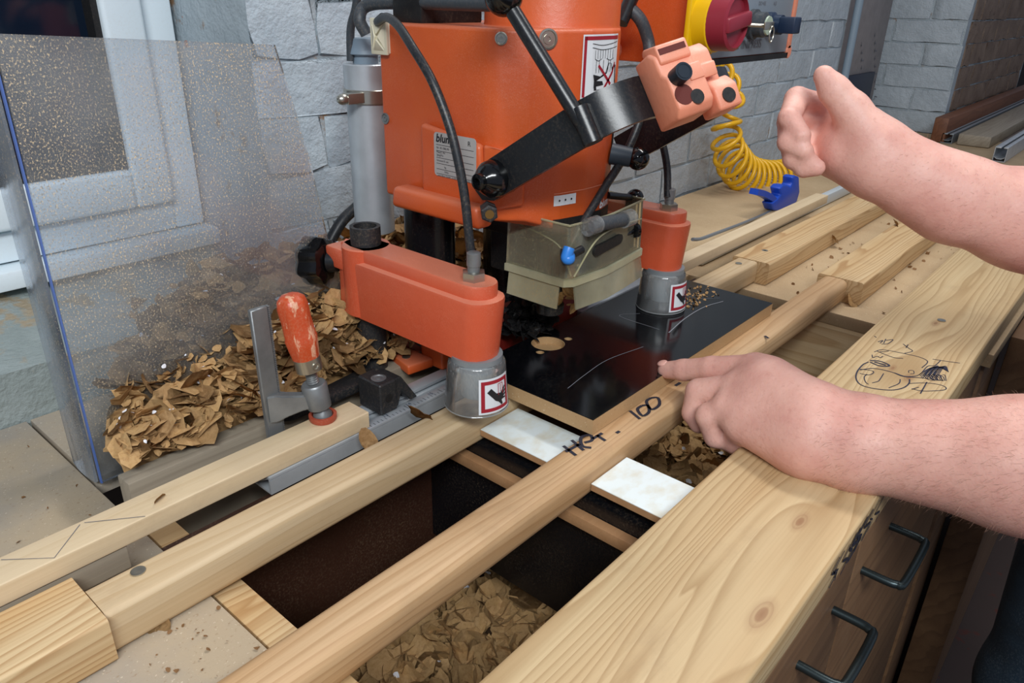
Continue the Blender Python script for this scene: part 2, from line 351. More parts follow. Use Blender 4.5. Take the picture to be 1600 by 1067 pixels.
def brick_wall(parent, u0, u1, z0, z1, origin, rot, m, bl=.225, bh=.075, rough=1.0, D=.012):
    """bricks on a vertical face; u runs along the face, origin+rot place it"""
    row = 0; z = z0
    while z < z1 - .01:
        u = u0 - (bl / 2 if row % 2 else 0)
        while u < u1 - .02:
            a, b_ = max(u, u0), min(u + bl - .006, u1)
            if b_ - a > .03:
                L = round((b_ - a) / .015) * .015; me = brick_mesh(L, bh - .006, D, random.randint(0, 3), rough)
                if not me.materials: me.materials.append(m)
                o = bpy.data.objects.new('brick', me); C.objects.link(o); o.parent = parent
                p = Vector(origin) + Matrix.Rotation(rot, 3, 'Z') @ V((a + b_) / 2, 0, 0) + V(0, 0, z + bh / 2)
                o.location = p - ORG[parent.name]; o.rotation_euler = (0, 0, rot)
                if me.materials[0] != m: o.material_slots[0].link = 'OBJECT'; o.material_slots[0].material = m
            u += bl
        z += bh; row += 1
YW = .88
b = BM(); box(b, .53, 2.62, YW, YW + .25, -.95, 1.25); wall = obj('wall_back', b, M_mort, kind='structure', smooth=0)
brick_wall(wall, 0, .55, -.04, .70, (.53, YW, 0), 0, M_br1, .20, .072, 1.3, .0045)
brick_wall(wall, .56, 2.07, -.04, .70, (.53, YW, 0), 0, M_br2, .235, .078, .8, .0045)
b = BM(); box(b, 3.2, 3.45, .66, 1.13, -.95, 1.25); pier = obj('wall_right', b, M_mort, kind='structure', smooth=0)
brick_wall(pier, 0, .47, -.04, .70, (3.2, 1.13, 0), -PI / 2, M_br2, .235, .078, .8, .0045)
b = BM(); box(b, 3.25, 4.6, .662, .9, -.95, 1.25); wr = obj('wall_far', b, M_mort, kind='structure', smooth=0)
brick_wall(wr, 0, 1.3, -.04, .62, (3.25, .662, 0), 0, M_br3, .235, .078, 1.0, .008)
b = BM(); box(b, 2.62, 3.2, .98, 1.2, -.95, 1.25); obj('wall_recess', b, M_mort, kind='structure', smooth=0)
b = BM(); box(b, 4.6, 9, 1.6, 1.8, -.95, 1.25); box(b, 8, 8.2, -2.5, 1.6, -.95, 1.25); obj('wall_end', b, plain('dark_far_wall', '3c3a3c', .8), kind='structure', smooth=0)
M_floor = NT('dark_concrete_floor'); t = M_floor; c = t.mix(t.noise(t.co, 4, 4), '4c3c34', '3c302c'); c = t.mix(t.ramp(t.noise(t.co, 22, 3), [(.62, 0.0), (.7, .8)]), c, '5c2c20'); t.base(c); t.p.inputs['Roughness'].default_value = .7; M_floor = t.m
b = BM(); box(b, -2.5, 9, -2.5, 1.8, -1.0, -.95); obj('floor', b, M_floor, kind='structure', smooth=0)
# recess behind the window, concrete ledge
b = BM(); box(b, -1.6, .53, 1.12, 1.25, -.95, 1.25); obj('wall_left', b, plain('brown_grey_reveal', '8a7a6c', .8, bump=.6, bscale=40), kind='structure', smooth=0)  # even brownish-grey masonry
b = BM(); box(b, .53, .70, 1.09, 1.2, -.95, 1.25)
for i in range(60):
    ball(b, (random.uniform(.535, .69), 1.088, random.uniform(.02, .5)), random.uniform(.012, .03), (0, 1, 0), 8, .5)
obj('wall_reveal', b, M_br3, kind='structure')
def noisy_box(x0, x1, y0, y1, z0, z1, step=.02, amp=.004, topfun=None):
    b = BM(); nx = max(1, int((x1 - x0) / step)); ny = max(1, int((y1 - y0) / step)); nz = max(1, int((z1 - z0) / step)); vs = {}
    def v(i, j, k):
        if (i, j, k) not in vs:
            p = V(x0 + (x1 - x0) * i / nx, y0 + (y1 - y0) * j / ny, z0 + (z1 - z0) * k / nz)
            if topfun and k: p.z += topfun(p.x, p.y) * k / nz
            q = p + mn.noise_vector(p * 18) * amp + mn.noise_vector(p * 60) * amp * .4; vs[(i, j, k)] = b.verts.new(q)
        return vs[(i, j, k)]
    for i in range(nx):
        for j in range(ny): b.faces.new((v(i, j, nz), v(i + 1, j, nz), v(i + 1, j + 1, nz), v(i, j + 1, nz)))
        for k in range(nz): b.faces.new((v(i, 0, k), v(i + 1, 0, k), v(i + 1, 0, k + 1), v(i, 0, k + 1)))
    for j in range(ny):
        for k in range(nz): b.faces.new((v(nx, j, k), v(nx, j + 1, k), v(nx, j + 1, k + 1), v(nx, j, k + 1)))
    return b
tag(obj('window_ledge', noisy_box(-1.0, .60, YW - .012, 1.12, -.05, .018, .02, .003, lambda x, y: .035 * max(0, (y - .88)) / .2 + (.004 if y < .9 else 0)), M_conc), 'grey-green dusty concrete window ledge at the foot of the window', 'ledge')
# window
YF = 1.05
w = bpy.data.objects.new('window_1', None); C.objects.link(w); ORG[w.name] = V(.2, YF, .075); w.location = (.2, YF, .075); w['kind'] = 'structure'
xr, zb = .524, .084
b = BM(); box(b, xr - .042, xr, YF, YF + .06, zb, .85, .004); box(b, -.9, xr - .042, YF, YF + .06, zb, zb + .038, .004); obj('window_frame', b, M_upvc, w)
xs = xr - .045; b = BM(); box(b, xs - .052, xs, YF - .016, YF + .04, zb + .042, .85, .006, 3); box(b, -.9, xs - .052, YF - .016, YF + .04, zb + .042, zb + .094, .006, 3); obj('sash', b, M_upvc, w)
b = BM(); box(b, xs - .060, xs - .052, YF - .006, YF + .02, zb + .1, .85); box(b, -.9, xs - .052, YF - .006, YF + .02, zb + .094, zb + .102); obj('gasket', b, M_blk2, w)
b = BM(); box(b, -.9, xs - .05, YF + .018, YF + .026, zb + .09, .85); obj('pane', b, M_pane, w)
b = BM(); box(b, -.9, xr + .006, YF - .03, YF + .02, zb - .026, zb - .002, .003); obj('window_sill', b, M_upvc, w)
b = BM(); box(b, .585, .632, .985, 1.04, .05, .9, .002); tag(obj('timber_post', b, wood('ochre_post', 'b08a4c', '96733c', '7a5a2e', ring=20, seed=4)), 'ochre timber post standing beside the white window frame', 'post')
def lump(c, r, sc, seed, amp=.25, sub=3):
    b = bmesh.new(); bmesh.ops.create_icosphere(b, subdivisions=sub, radius=1)
    for v in b.verts:
        n = v.co.normalized(); q = n * (1 + amp * mn.noise(n * 1.8 + V(seed, 0, 0)) + amp * .4 * mn.noise(n * 5 + V(0, seed, 0)))
        v.co = Vector(c) + V(q.x * r * sc[0], q.y * r * sc[1], q.z * r * sc[2])
    return b
M_foam = paint('brown_foam', 'a8684c', '93543c', .5, .6, 'c8a890')
b = lump((.553, 1.04, .372), .028, (.85, .8, 1.2), 3); add_bm(b, lump((.556, 1.035, .334), .024, (1.1, .8, .9), 9)); add_bm(b, lump((.552, 1.045, .41), .024, (.8, .8, 1.1), 19)); tag(obj('expanding_foam', b, M_foam), 'lumpy brown expanding foam squeezed between white window frame and ochre post', 'foam')

# ---------------------------------------------------------------- bench
b = BM(); box(b, -1.2, .193, .10, YW - .014, -.058, -.038, .001)
for o_, s_ in ():
    pass
wl = tag(obj('worktop', b, M_mdfL), 'dusty grey fibreboard worktop in front of the concrete ledge, left of the open bin', 'worktop')
b = BM(); box(b, 1.145, 3.19, .10, YW - .012, -.058, -.038, .001)
wr_ = tag(obj('worktop', b, M_mdf), 'pale brown fibreboard worktop strewn with shavings to the right of the bin', 'worktop')
b = BM(); box(b, 3.195, 6.0, -.2, .648, -.1, -.038, .001)
tag(obj('far_bench_top', b, plain('dull_bench_board', '7d7068', .7, var=.3)), 'dull grey-brown far bench top along the brown brick wall', 'worktop')
b = BM(); box(b, .80, 1.143, .57, YW - .014, -.058, -.038, .001); tag(obj('worktop', b, M_mdf), 'fibreboard worktop behind the drilling machine, running along the painted brick wall', 'worktop')
b = BM(); box(b, .197, .80, .7005, YW - .014, -.058, -.038, .001); tag(obj('worktop', b, M_mdfL), 'rear strip of worktop buried under the heap of wood shavings', 'worktop')
# rails
def rail(name, x0, x1, y0, y1, z0, z1, m, label, bev=.006, wob=.0008):
    b = BM(); n = max(2, int((x1 - x0) / .06)); pr = []
    for i in range(n + 1):
        xx = x0 + (x1 - x0) * i / n; e = bev; ww = mn.noise(V(xx * 7, y0 * 40, 0)) * wob
        ring = []
        for (cy, cz, a0) in ((y1 - e, z1 - e, 0), (y0 + e, z1 - e, PI / 2), (y0 + e, z0 + e, PI), (y1 - e, z0 + e, 1.5 * PI)):
            for q in range(5):
                a = a0 + PI / 2 * q / 4; ring.append(V(xx, cy + e * math.cos(a) + ww, cz + e * math.sin(a)))
        pr.append(ring)
    rings(b, pr); bmesh.ops.recalc_face_normals(b, faces=b.faces[:])
    return tag(obj(name, b, m, smooth=50), label, 'timber')
zb_ = -.0375
r_het = rail('timber_rail', -.35, 1.199, .3235, .3645, zb_, 0, M_pine2, 'rounded timber rail with black marker lettering, running under the black panel', .011)
r_2 = rail('timber_rail', .1175, 1.185, .468, .506, zb_, 0, M_pine, 'timber rail passing under the clear cup of the left hold-down clamp', .006)
r_1 = rail('timber_rail', -.35, .402, .5285, .5605, .0005, .0185, M_pale, 'pale straight batten clamped on top of the aluminium fence', .0012)
p_l = rail('timber_board', -.35, .1165, .461, .525, zb_, .001, M_pine_d, 'wide coarse-grained board butted against the rail end, bottom left', .003)
b_m = rail('timber_board', 1.186, 2.25, .448, .514, zb_, .001, M_pine_d, 'grey-grained board on the right worktop, nearest the pale stick', .004)
b_h = rail('timber_board', 1.2, 2.25, .300, .372, zb_, .001, M_pine_d, 'board on the right worktop in line with the lettered rail', .004)
st = rail('timber_stick', .985, 1.675, .531, .558, .0005, .0185, M_pale, 'slim pale stick lying in front of the blue air gun', .0012)
b = BM(); kn = [(at(1250, 815, z=0), .020), (at(1190, 960, z=0), .026), (at(1462, 505, z=0), .018), (at(1395, 575, z=0), .014), (at(1420, 590, z=0), .018)]
px0, px1 = -.3, 2.3; ox = (px0 + px1) / 2; oy = (.106 + .2365) / 2
M_plank = wood('pine_plank', 'd0b88e', 'c4a67a', '9c7a4e', ring=95, k=[(p.x - ox, p.y - oy, r) for p, r in kn], seed=6, lines=.62, bump=.3)
plank = rail('bench_plank', px0, px1, .106, .2365, -.0375, 0, M_plank, 'broad knotty pine plank along the bench front, the wrist resting on it', .004, .0004); plank['category'] = 'plank'
# screws sunk in the timber
def screw(p, parent, r=.0055, m=None):
    b = BM(); lathe(b, p - Z * .0006, Z, [(0, r), (.0009, r), (.0011, r * .8), (.0008, r * .45)], 16); s = obj('screw', b, m or M_zinc, parent); return s
for par, q in ((r_2, at(216, 893, z=0)), (plank, at(1471, 501, z=0)), (r_2, at(1154, 412, z=0)), (b_m, at(1195, 392, z=0))): screw(V(q.x, min(q.y, .5), 0.0008), par)
screw(V(.115, .345, .0008), r_het)
# HET. 100 lettering on the rail (marker strokes)
def mk(pts, wd_=.0028): stroke(b, [at(u, v, z=0) for u, v in pts], Z, wd_, .0004, 4)
for ch in ([[(880, 697), (900, 712)], [(893, 688), (912, 704)], [(884, 706), (906, 694)]], [[(913, 692), (925, 688), (922, 680), (908, 684), (910, 697), (924, 700)]], [[(932, 680), (946, 689)], [(926, 686), (941, 677)]], [[(963, 677), (968, 674)]],
           [[(984, 642), (1000, 655)]], [[(1003, 634), (996, 640), (1004, 650), (1014, 644), (1012, 634), (1003, 634)]], [[(1017, 622), (1010, 628), (1018, 640), (1030, 633), (1028, 622), (1017, 622)]], [[(1055, 603), (1063, 598)]], [[(1118, 566), (1126, 562)]], [[(1195, 525), (1201, 529)]]):
    b = BM()
    for q in ch: mk(q, .0036)
    obj('marker_letter', b, M_mark, r_het, smooth=0)
# pen drawing on the plank
b = BM()
def dr(pts, w_=.0011): stroke(b, [at(1240 + u / 4.444, 460 + v / 4.444, z=0) for u, v in pts], Z, w_, .0004, 5)
dr([(520, 470), (480, 490), (440, 540), (435, 590), (470, 630), (560, 655), (680, 665), (760, 650), (800, 620), (805, 590)], .0016)
dr([(460, 520), (540, 530), (555, 545), (520, 560), (460, 550)]); dr([(510, 555), (490, 575), (500, 610), (520, 625)]); dr([(625, 550), (600, 590), (585, 605), (545, 615)]); dr([(740, 590), (730, 620), (660, 650)])
dr([(460, 525), (560, 515), (680, 540), (760, 570), (880, 580), (1040, 600)], .0014); dr([(560, 400), (620, 385), (760, 410), (870, 435), (925, 460), (925, 480), (890, 510)]); dr([(545, 420), (550, 440), (580, 430), (600, 440), (620, 430)])
dr([(580, 395), (640, 420), (700, 440), (760, 445)]); dr([(600, 400), (660, 395)]); dr([(530, 460), (600, 465), (660, 490), (650, 500), (590, 495), (530, 470)], .0025); dr([(560, 470), (640, 492)], .003)
dr([(760, 345), (800, 375), (825, 395), (770, 410)]); dr([(795, 350), (780, 372)]); dr([(965, 450), (1060, 465), (1155, 478)]); dr([(1020, 460), (980, 495), (930, 500), (870, 560), (780, 570), (700, 545)])
for i in range(16): dr([(870 + i * 8, 560 + (i % 4) * 8), (930 + i * 8, 520 - i * 1.5), (1000 + i * 5, 495 + i * 3)], .0009)
for i in range(12): dr([(900 + i * 12, 560), (930 + i * 11, 590 - (i % 3) * 14), (960 + i * 9, 600)], .0009)
dr([(800, 620), (900, 615), (1000, 625), (1055, 645), (1040, 665), (900, 672), (820, 655)]); dr([(870, 645), (820, 660)]); dr([(925, 610), (880, 690)], .0014); dr([(800, 545), (800, 530), (830, 530), (835, 550), (810, 552)], .0008)
dr([(585, 330), (620, 320), (600, 340)]); dr([(640, 310), (625, 340)]); dr([(640, 320), (690, 315), (660, 340), (640, 345), (610, 345)]); dr([(560, 290), (575, 300)])
obj('pen_drawing', b, M_pen, plank, smooth=0)
b = BM()
for i in range(9):
    p = at(1375 - i * 8.5, 795 + i * 12.5, y=.1055); p.z = -.004 - .006 * random.random(); p.x += random.uniform(-.006, .006); p.y = .1055
    stroke(b, [p, p + V(random.uniform(-.02, -.01), 0, -.010), p + V(random.uniform(-.012, .008), 0, -.017), p + V(random.uniform(-.02, -.005), 0, -.026)], -Y, random.uniform(.002, .005), .0005, 4)
obj('black_marking', b, M_mark, plank, smooth=0)
# pencil lines on pale batten
b = BM(); stroke(b, [at(2, 875, z=.0185), at(85, 872, z=.0185), at(125, 820, z=.0185)], Z, .0007, .0004, 3, False); stroke(b, [at(132, 817, z=.0185), at(227, 807, z=.0185)], Z, .0007, .0004, 3, False); obj('pencil_line', b, M_inkg, r_1, smooth=0)

# open bin under the rails
M_bin = plain('dark_brown_hardboard', '3a2016', .5, bump=.1, dust=.25)
bi = thing('shavings_bin', 'dark brown open bin between the worktops under the timber rails', 'bin', (.67, .34, -.34))
b = BM(); box(b, .18, 1.17, .545, .56, -.34, -.042); obj('back_wall', b, M_bin, bi)
b = BM(); box(b, .18, 1.17, .15, .165, -.34, -.042); obj('front_wall', b, M_bin, bi)
b = BM(); box(b, .165, .18, .15, .56, -.34, -.06); obj('side_wall', b, M_bin, bi)
b = BM(); box(b, 1.172, 1.187, .15, .56, -.34, -.06); obj('side_wall', b, M_bin, bi)
b = BM(); box(b, .165, 1.187, .15, .56, -.355, -.34); obj('bottom', b, M_bin, bi)
b = BM(); box(b, .197, .222, .24, .60, -.085, -.044, .001); tag(obj('cross_batten', b, M_pine_d), 'short cross batten under the left rails at the bin edge', 'timber')
b = BM(); prism(b, [V(.222, .24, -.085), V(.262, .24, -.15), V(.222, .24, -.15)], V(0, .34, 0)); tag(obj('corner_brace', b, M_pine), 'sloping timber brace below the cross batten at the bin edge', 'timber')
b = BM(); box(b, 1.146, 1.17, .165, .54, -.16, -.0585, .0015)
tag(obj('support_board', b, wood('pine_board_crosswise', 'dcc39a', 'd0b084', 'a87c4a', ring=70, seed=5, lines=.5, axis='Y')), 'coarse-grained board on edge below the right worktop', 'timber')
M_lam = NT('white_laminate'); t = M_lam; c = t.mix(t.ramp(t.noise(t.mapping((1, 1.5, 1)), 30, 4), [(.45, 0.0), (.7, 1.0)]), 'e6f0f0', 'd8d4c0'); t.base(c); t.p.inputs['Roughness'].default_value = .3; M_lam = t.m
for (ya, yb_, lb) in ((.366, .4665, 'white laminated strip in the bin gap, half shaded by the black panel'), (.15, .3225, 'white laminated strip between the lettered rail and the broad plank')):
    tt = thing('laminated_strip', lb, 'board', (.53, (ya + yb_) / 2, -.0275)); b = BM(); box(b, .5, .561, ya, yb_, -.0275, -.0205); obj('core', b, M_ply, tt); b = BM(); box(b, .5, .561, ya, yb_, -.0205, -.0198); obj('laminate', b, M_lam, tt)
b = BM(); box(b, .5615, .566, .165, .54, -.2, -.0390); box(b, .5, .5612, .165, .54, -.0385, -.0278)
dv = tag(obj('divider_panel', (box(BM(), .499, .515, .165, .5445, -.2, -.0385)), plain('black_panel_edge', '0e1014', .25, dust=.12)), 'upright black divider panel below the white strips', 'board'); b.free()
b = BM(); box(b, .487, .4985, .165, .5445, -.066, -.053, .0006); tag(obj('ply_batten', b, M_ply), 'narrow plywood batten along the black divider', 'timber')

# chipped shavings ---------------------------------------------------
def flake_bm(seed, r=.016, nr=3, ns=12):
    rnd = random.Random(seed); b = bmesh.new(); curl = rnd.uniform(18, 48) * rnd.choice((1, 1, -.6)); tw = rnd.uniform(-.6, .6); ca = rnd.uniform(0, PI)
    def P(rad, a):
        rr = rad * (1 + .38 * mn.noise(V(math.cos(a) * 1.3, math.sin(a) * 1.3, seed * 3.1)) + .22 * mn.noise(V(math.cos(a) * 3.5, math.sin(a) * 3.5, seed * 1.7)))
        x, y = rr * math.cos(a) * 1.15, rr * math.sin(a) * .85; u = x * math.cos(ca) + y * math.sin(ca); v = -x * math.sin(ca) + y * math.cos(ca)
        k = curl; ang = u * k; uu = math.sin(ang) / k if abs(k) > 1e-3 else u; z = (1 - math.cos(ang)) / k; z += tw * u * v * 20 + .0028 * mn.noise(V(x * 110, y * 110, seed))
        return V(uu, v, z)
    c0 = b.verts.new(P(0, 0)); prev = None
    for i in range(1, nr + 1):
        cur = [b.verts.new(P(r * i / nr, 2 * PI * k / ns)) for k in range(ns)]
        for k in range(ns):
            if prev: b.faces.new((prev[k], prev[(k + 1) % ns], cur[(k + 1) % ns], cur[k]))
            else: b.faces.new((c0, cur[(k + 1) % ns], cur[k]))
        prev = cur
    return b
FL = []
for s in range(12):
    b = flake_bm(s + 1, .017); g = b.faces[:]; r_ = bmesh.ops.solidify(b, geom=g, thickness=.0009); me = bpy.data.meshes.new('shaving'); b.to_mesh(me); b.free(); me.materials.append(M_chip); me.shade_smooth(); FL.append(me)
def flakes(n, sampler, label, group, smin=.6, smax=1.25, tilt=1.1):
    for i in range(n):
        p = sampler(i); o = bpy.data.objects.new('wood_shaving', random.choice(FL)); C.objects.link(o); o.location = p
        o.rotation_euler = (random.gauss(0, tilt * .5), random.gauss(0, tilt * .5), random.uniform(0, 2 * PI)); s = random.uniform(smin, smax); o.scale = (s, s, s * random.uniform(.8, 1.3)); tag(o, label, 'wood shaving', group)
def crumbs(name, n, sampler, m, parent=None, label=None, smin=.1, smax=.35, kind='stuff'):
    b = BM(); src = []
    for s in range(6):
        q = flake_bm(40 + s, .017, 2, 7); me = bpy.data.meshes.new('q'); q.to_mesh(me); q.free(); src.append((np.array([v.co[:] for v in me.vertices]), [tuple(p.vertices) for p in me.polygons])); bpy.data.meshes.remove(me)
    vs, fs = [], []; base = 0
    for i in range(n):
        co, fc = random.choice(src); p = sampler(i); s = random.uniform(smin, smax)
        Rm = np.array(Matrix.Rotation(random.uniform(0, 6.3), 3, 'Z') @ Matrix.Rotation(random.gauss(0, .6), 3, 'X') @ Matrix.Rotation(random.gauss(0, .6), 3, 'Y'))
        vs.append(co @ Rm.T * s + np.array(p)); fs += [tuple(k + base for k in f) for f in fc]; base += len(co)
    b.free(); me = bpy.data.meshes.new(name); allv = np.concatenate(vs); org = V((allv[:, 0].min() + allv[:, 0].max()) / 2, (allv[:, 1].min() + allv[:, 1].max()) / 2, allv[:, 2].min())
    me.from_pydata((allv - np.array(org)).tolist(), [], fs); me.materials.append(m); o = bpy.data.objects.new(name, me); C.objects.link(o); ORG[o.name] = org
    if parent is not None: o.parent = parent; o.location = org - ORG[parent.name]
    else: o.location = org
    o['kind'] = kind
    if label: o['label'] = label; o['category'] = 'shavings'
    return o
def heap(x, y):
    f = max(0, min(1, (y - .605) / .05)); h0 = .012 + f * max(0, min(.066, .022 + (x - .2) * .20)) - .05 * max(0, x - .46)
    if x < .22: h0 *= max(.45, (x - .17) / .05)
    return h0 + f * .012 * mn.noise(V(x * 16, y * 16, 0)) + .10 * max(0, y - .72) * max(0, min(1, (x - .45) / .15))
def heap_old(x, y):  # height of the heap behind the grey board
    h = .085 * math.exp(-((x - .62) / .28) ** 2) * max(0, min(1, (y - .60) / .16)) + .02 * max(0, min(1, (y - .61) / .05))
    if x < .27: h *= max(0, (x - .17) / .10)
    return .0 + h + .012 * mn.noise(V(x * 16, y * 16, 0))
b = BM(); nx, ny = 70, 30; hx_ = lambda i, j: .203 + max(0, .235 * j / ny - .04) * .7 + .55 * i / nx
g = [[b.verts.new(V(hx_(i, j), .627 + .235 * j / ny, max(-.012, heap(hx_(i, j), .627 + .235 * j / ny) - .012) if j else -.0125)) for j in range(ny + 1)] for i in range(nx + 1)]
for i in range(nx):
    for j in range(ny): b.faces.new((g[i][j], g[i + 1][j], g[i + 1][j + 1], g[i][j + 1]))
hp = tag(obj('shavings_heap', b, M_chip, kind='stuff'), 'packed brown dust and chips under the loose shavings behind the clamp', 'shavings')
def hs(i):
    while True:
        x = random.uniform(.205, .78); y = random.uniform(.612, .86) if random.random() < .75 else random.uniform(.612, .65)
        if random.random() < (1.3 - (y - .6) * 3) and x > .205 + max(0, y - .66) * .6: return V(x, y, heap(x, y) + random.uniform(0, .012))
flakes(225, hs, 'curled brown wood shaving in the heap behind the clamp, around the clear sheet', 'shavings heaped behind the fence', .6, 1.3)
crumbs('loose_shavings', 420, hs, M_chip, None, 'medium brown shavings filling the heap behind the clamp', .5, .95)
crumbs('fine_shavings', 2600, lambda i: (lambda p: p - V(0, 0, .004))(hs(i)), M_chip, None, 'fine brown crumbs between the heaped shavings', .12, .4)
crumbs('plastic_shreds', 130, lambda i: hs(i) + V(0, 0, .006), M_chipw, None, 'white plastic shreds mixed into the heaped shavings', .06, .18)
b = BM(); box(b, .1945, .80, .603, .625, -.10, .004, .0015); tag(obj('grey_edge_board', b, M_greyw), 'grey timber board holding back the heap of shavings', 'timber')
b = BM(); box(b, .262, .80, .626, .70, -.058, -.013); tag(obj('base_board', b, M_greyw), 'low board under the heap of shavings', 'timber')
def bz(x, y): return -.285 + .04 * mn.noise(V(x * 6, y * 6, 4)) - .35 * max(0, y - .46)
def bs(i):
    x = random.uniform(.22, 1.12); y = random.uniform(.25, .53)
    return V(x, y, bz(x, y) + random.uniform(0.004, .022))
flakes(60, lambda i: bs(i) + V(0, 0, .008), 'curled brown wood shaving lying in the dark bin', 'shavings in the bin', .6, 1.2)
crumbs('bin_shavings', 3000, bs, M_chip, None, 'brown shavings covering the bottom of the dark bin', .35, 1.2)
crumbs('plastic_shreds', 120, lambda i: bs(i) + V(0, 0, .008), M_chipw, None, 'white plastic shreds among the shavings in the bin', .1, .3)
b = BM(); nx, ny = 40, 16
g = [[b.verts.new(V(.185 + .98 * i / nx, .17 + .37 * j / ny, bz(.185 + .98 * i / nx, .17 + .37 * j / ny) - .004)) for j in range(ny + 1)] for i in range(nx + 1)]
for i in range(nx):
    for j in range(ny): b.faces.new((g[i][j], g[i + 1][j], g[i + 1][j + 1], g[i][j + 1]))
tag(obj('bin_dust', b, plain('dark_dust', '4a3420', .9, bump=.6, bscale=90), kind='stuff'), 'layer of brown dust in the bottom of the bin', 'shavings')
# loose crumbs on tops
M_crumb = plain('brown_crumb', '7d5a36', .8); M_crumb2 = plain('pale_crumb', 'e4d6bc', .7)
crumbs('crumbs', 60, lambda i: V(random.uniform(1.18, 2.1), random.choice([random.uniform(.38, .445), random.uniform(.24, .30)]), -.036), M_crumb, None, 'scattered brown crumbs on the right worktop', .06, .24)
crumbs('crumbs', 70, lambda i: V(random.uniform(-.2, .19), random.uniform(.57, .86), -.0365), M_crumb, None, 'few brown crumbs on the grey dusty worktop', .03, .12)
crumbs('crumbs', 70, lambda i: V(random.uniform(.0, .19), random.uniform(.37, .46), -.0365), M_crumb, None, 'brown crumbs on the worktop piece between the two front rails', .03, .12)
for q, s, lb in ((at(575, 688, z=.0), .8, 'ragged light shaving stuck on the fence beside the pale batten'), (at(658, 646, z=.008), 1.1, 'round curled shaving wedged between fence and rail'), (at(1400, 350, z=.004), .9, 'dark curled shaving under the raised arm on the right worktop'), (at(1330, 470, z=-.03), .8, 'curled shaving at the notch of the lettered rail'), (at(1303, 373, z=-.02), .9, 'thin shaving hanging on the grey-grained board'),
                 (at(248, 778, z=.021), .45, 'small brown chip on the pale batten'), (at(245, 975, z=-.034), .8, 'split shaving beside the left rail')):
    o = bpy.data.objects.new('wood_shaving', FL[int(s * 10) % 12]); C.objects.link(o); o.location = q; o.scale = (s * .8,) * 3; o.rotation_euler = (.8, .5, s * 7); tag(o, lb, 'wood shaving')

# ---------------------------------------------------------------- clear sheet
sh = thing('clear_guard_sheet', 'large dusty clear plastic sheet standing upright in front of the window', 'plastic sheet', (.3, .69, -.036))
YS = .685
pl = at(162, 762, y=YS); tl = at(0, 58, y=YS); tr = at(430, 70, y=YS); rb = at(517, 392, y=YS); zB = -.036
pts = [(pl.x, zB), (pl.x + .002, .366), (tr.x, tr.z), (at(455, 150, y=YS).x, at(455, 150, y=YS).z), (at(485, 250, y=YS).x, at(485, 250, y=YS).z), (rb.x, rb.z), (rb.x + .02, .05), (rb.x + .02, -.01), (.26, -.01), (.245, zB)]
b = BM(); prism(b, [V(x, YS, z) for x, z in pts], V(0, .003, 0)); obj('front_sheet', b, M_glass, sh, smooth=0)
b = BM(); strap(b, [V(pl.x - .0005, YS + .0010, zB + (.366 - zB) * i / 10) for i in range(11)], Y, .0036, .0014, sm=False); obj('cut_edge', b, M_blueedge, sh, label='blue saw-cut edge')
b = BM(); strap(b, [V(pl.x - .003 - .002 * math.sin(PI * i / 12), YS + .005 + .052 * (i / 12), (zB + .37) / 2) for i in range(13)], Z, .37 - zB, .003, sm=False); obj('side_sheet', b, clear('milky_side_sheet', 'f2f7ff', .40, 'd4dce4', .4, 'e0c9a4', .1), sh, smooth=60)

# ---------------------------------------------------------------- aluminium fence rail with ruler
fe = thing('fence_rail', 'aluminium ruler fence running behind the black panel, pale batten clamped to it', 'fence', (.6, .55, -.022))
def extrusion(b, x0, x1, y0, y1, z0, z1):
    box(b, x0, x1, y0, y0 + .012, z1 - .004, z1, .0005); box(b, x0, x1, y1 - .016, y1, z1 - .004, z1, .0005); box(b, x0, x1, y0, y0 + .002, z0, z1 - .004); box(b, x0, x1, y1 - .002, y1, z0, z1 - .004)
    box(b, x0, x1, y0 + .002, y1 - .002, z0, z0 + .002); ym = (y0 + y1) / 2; box(b, x0, x1, ym - .006, ym + .006, z0 + .008, z0 + .0095)
    for s in (-1, 1): prism(b, [V(x0, ym + s * .006, z0 + .008), V(x0, ym + s * .006, z0 + .0095), V(x0, ym + s * .0165, z0 + .016), V(x0, ym + s * .0165, z0 + .0145)], V(x1 - x0, 0, 0))
b = BM(); extrusion(b, .286, .60, .5275, .5705, -.019, 0); obj('extrusion', b, M_alu, fe, 35)
b = BM(); extrusion(b, .80, 1.02, .5275, .5705, -.019, 0); obj('extrusion', b, M_alu, fe, 35)
b = BM()
for i in range(40):
    x = .405 + i * .005; L = .008 if i % 10 == 0 else (.006 if i % 5 == 0 else .004); stroke(b, [V(x, .5285, 0), V(x, .5285 + L, 0)], Z, .0005, .0004, sm=False)
obj('ruler_marks', b, M_ink, fe, smooth=0)
for i, s in enumerate(('13', '14', '15', '16', '17', '18')): text(s, .0065, V(.425 + .032 * i, .533, 0), X, Y, plain('ruler_ink', '33445c', .5) if i == 0 else bpy.data.materials['ruler_ink'], fe, 'ruler_number', .0005)
b = BM(); box(b, -.35, .16, .530, .562, -.022, -.0005, .001); tag(obj('support_strip', b, M_greyw), 'grey painted strip under the left end of the pale batten', 'timber')
b = BM(); box(b, .55, .605, .582, .66, .012, .0185, .001); plate = obj('ruler_plate', b, M_alud, fe)

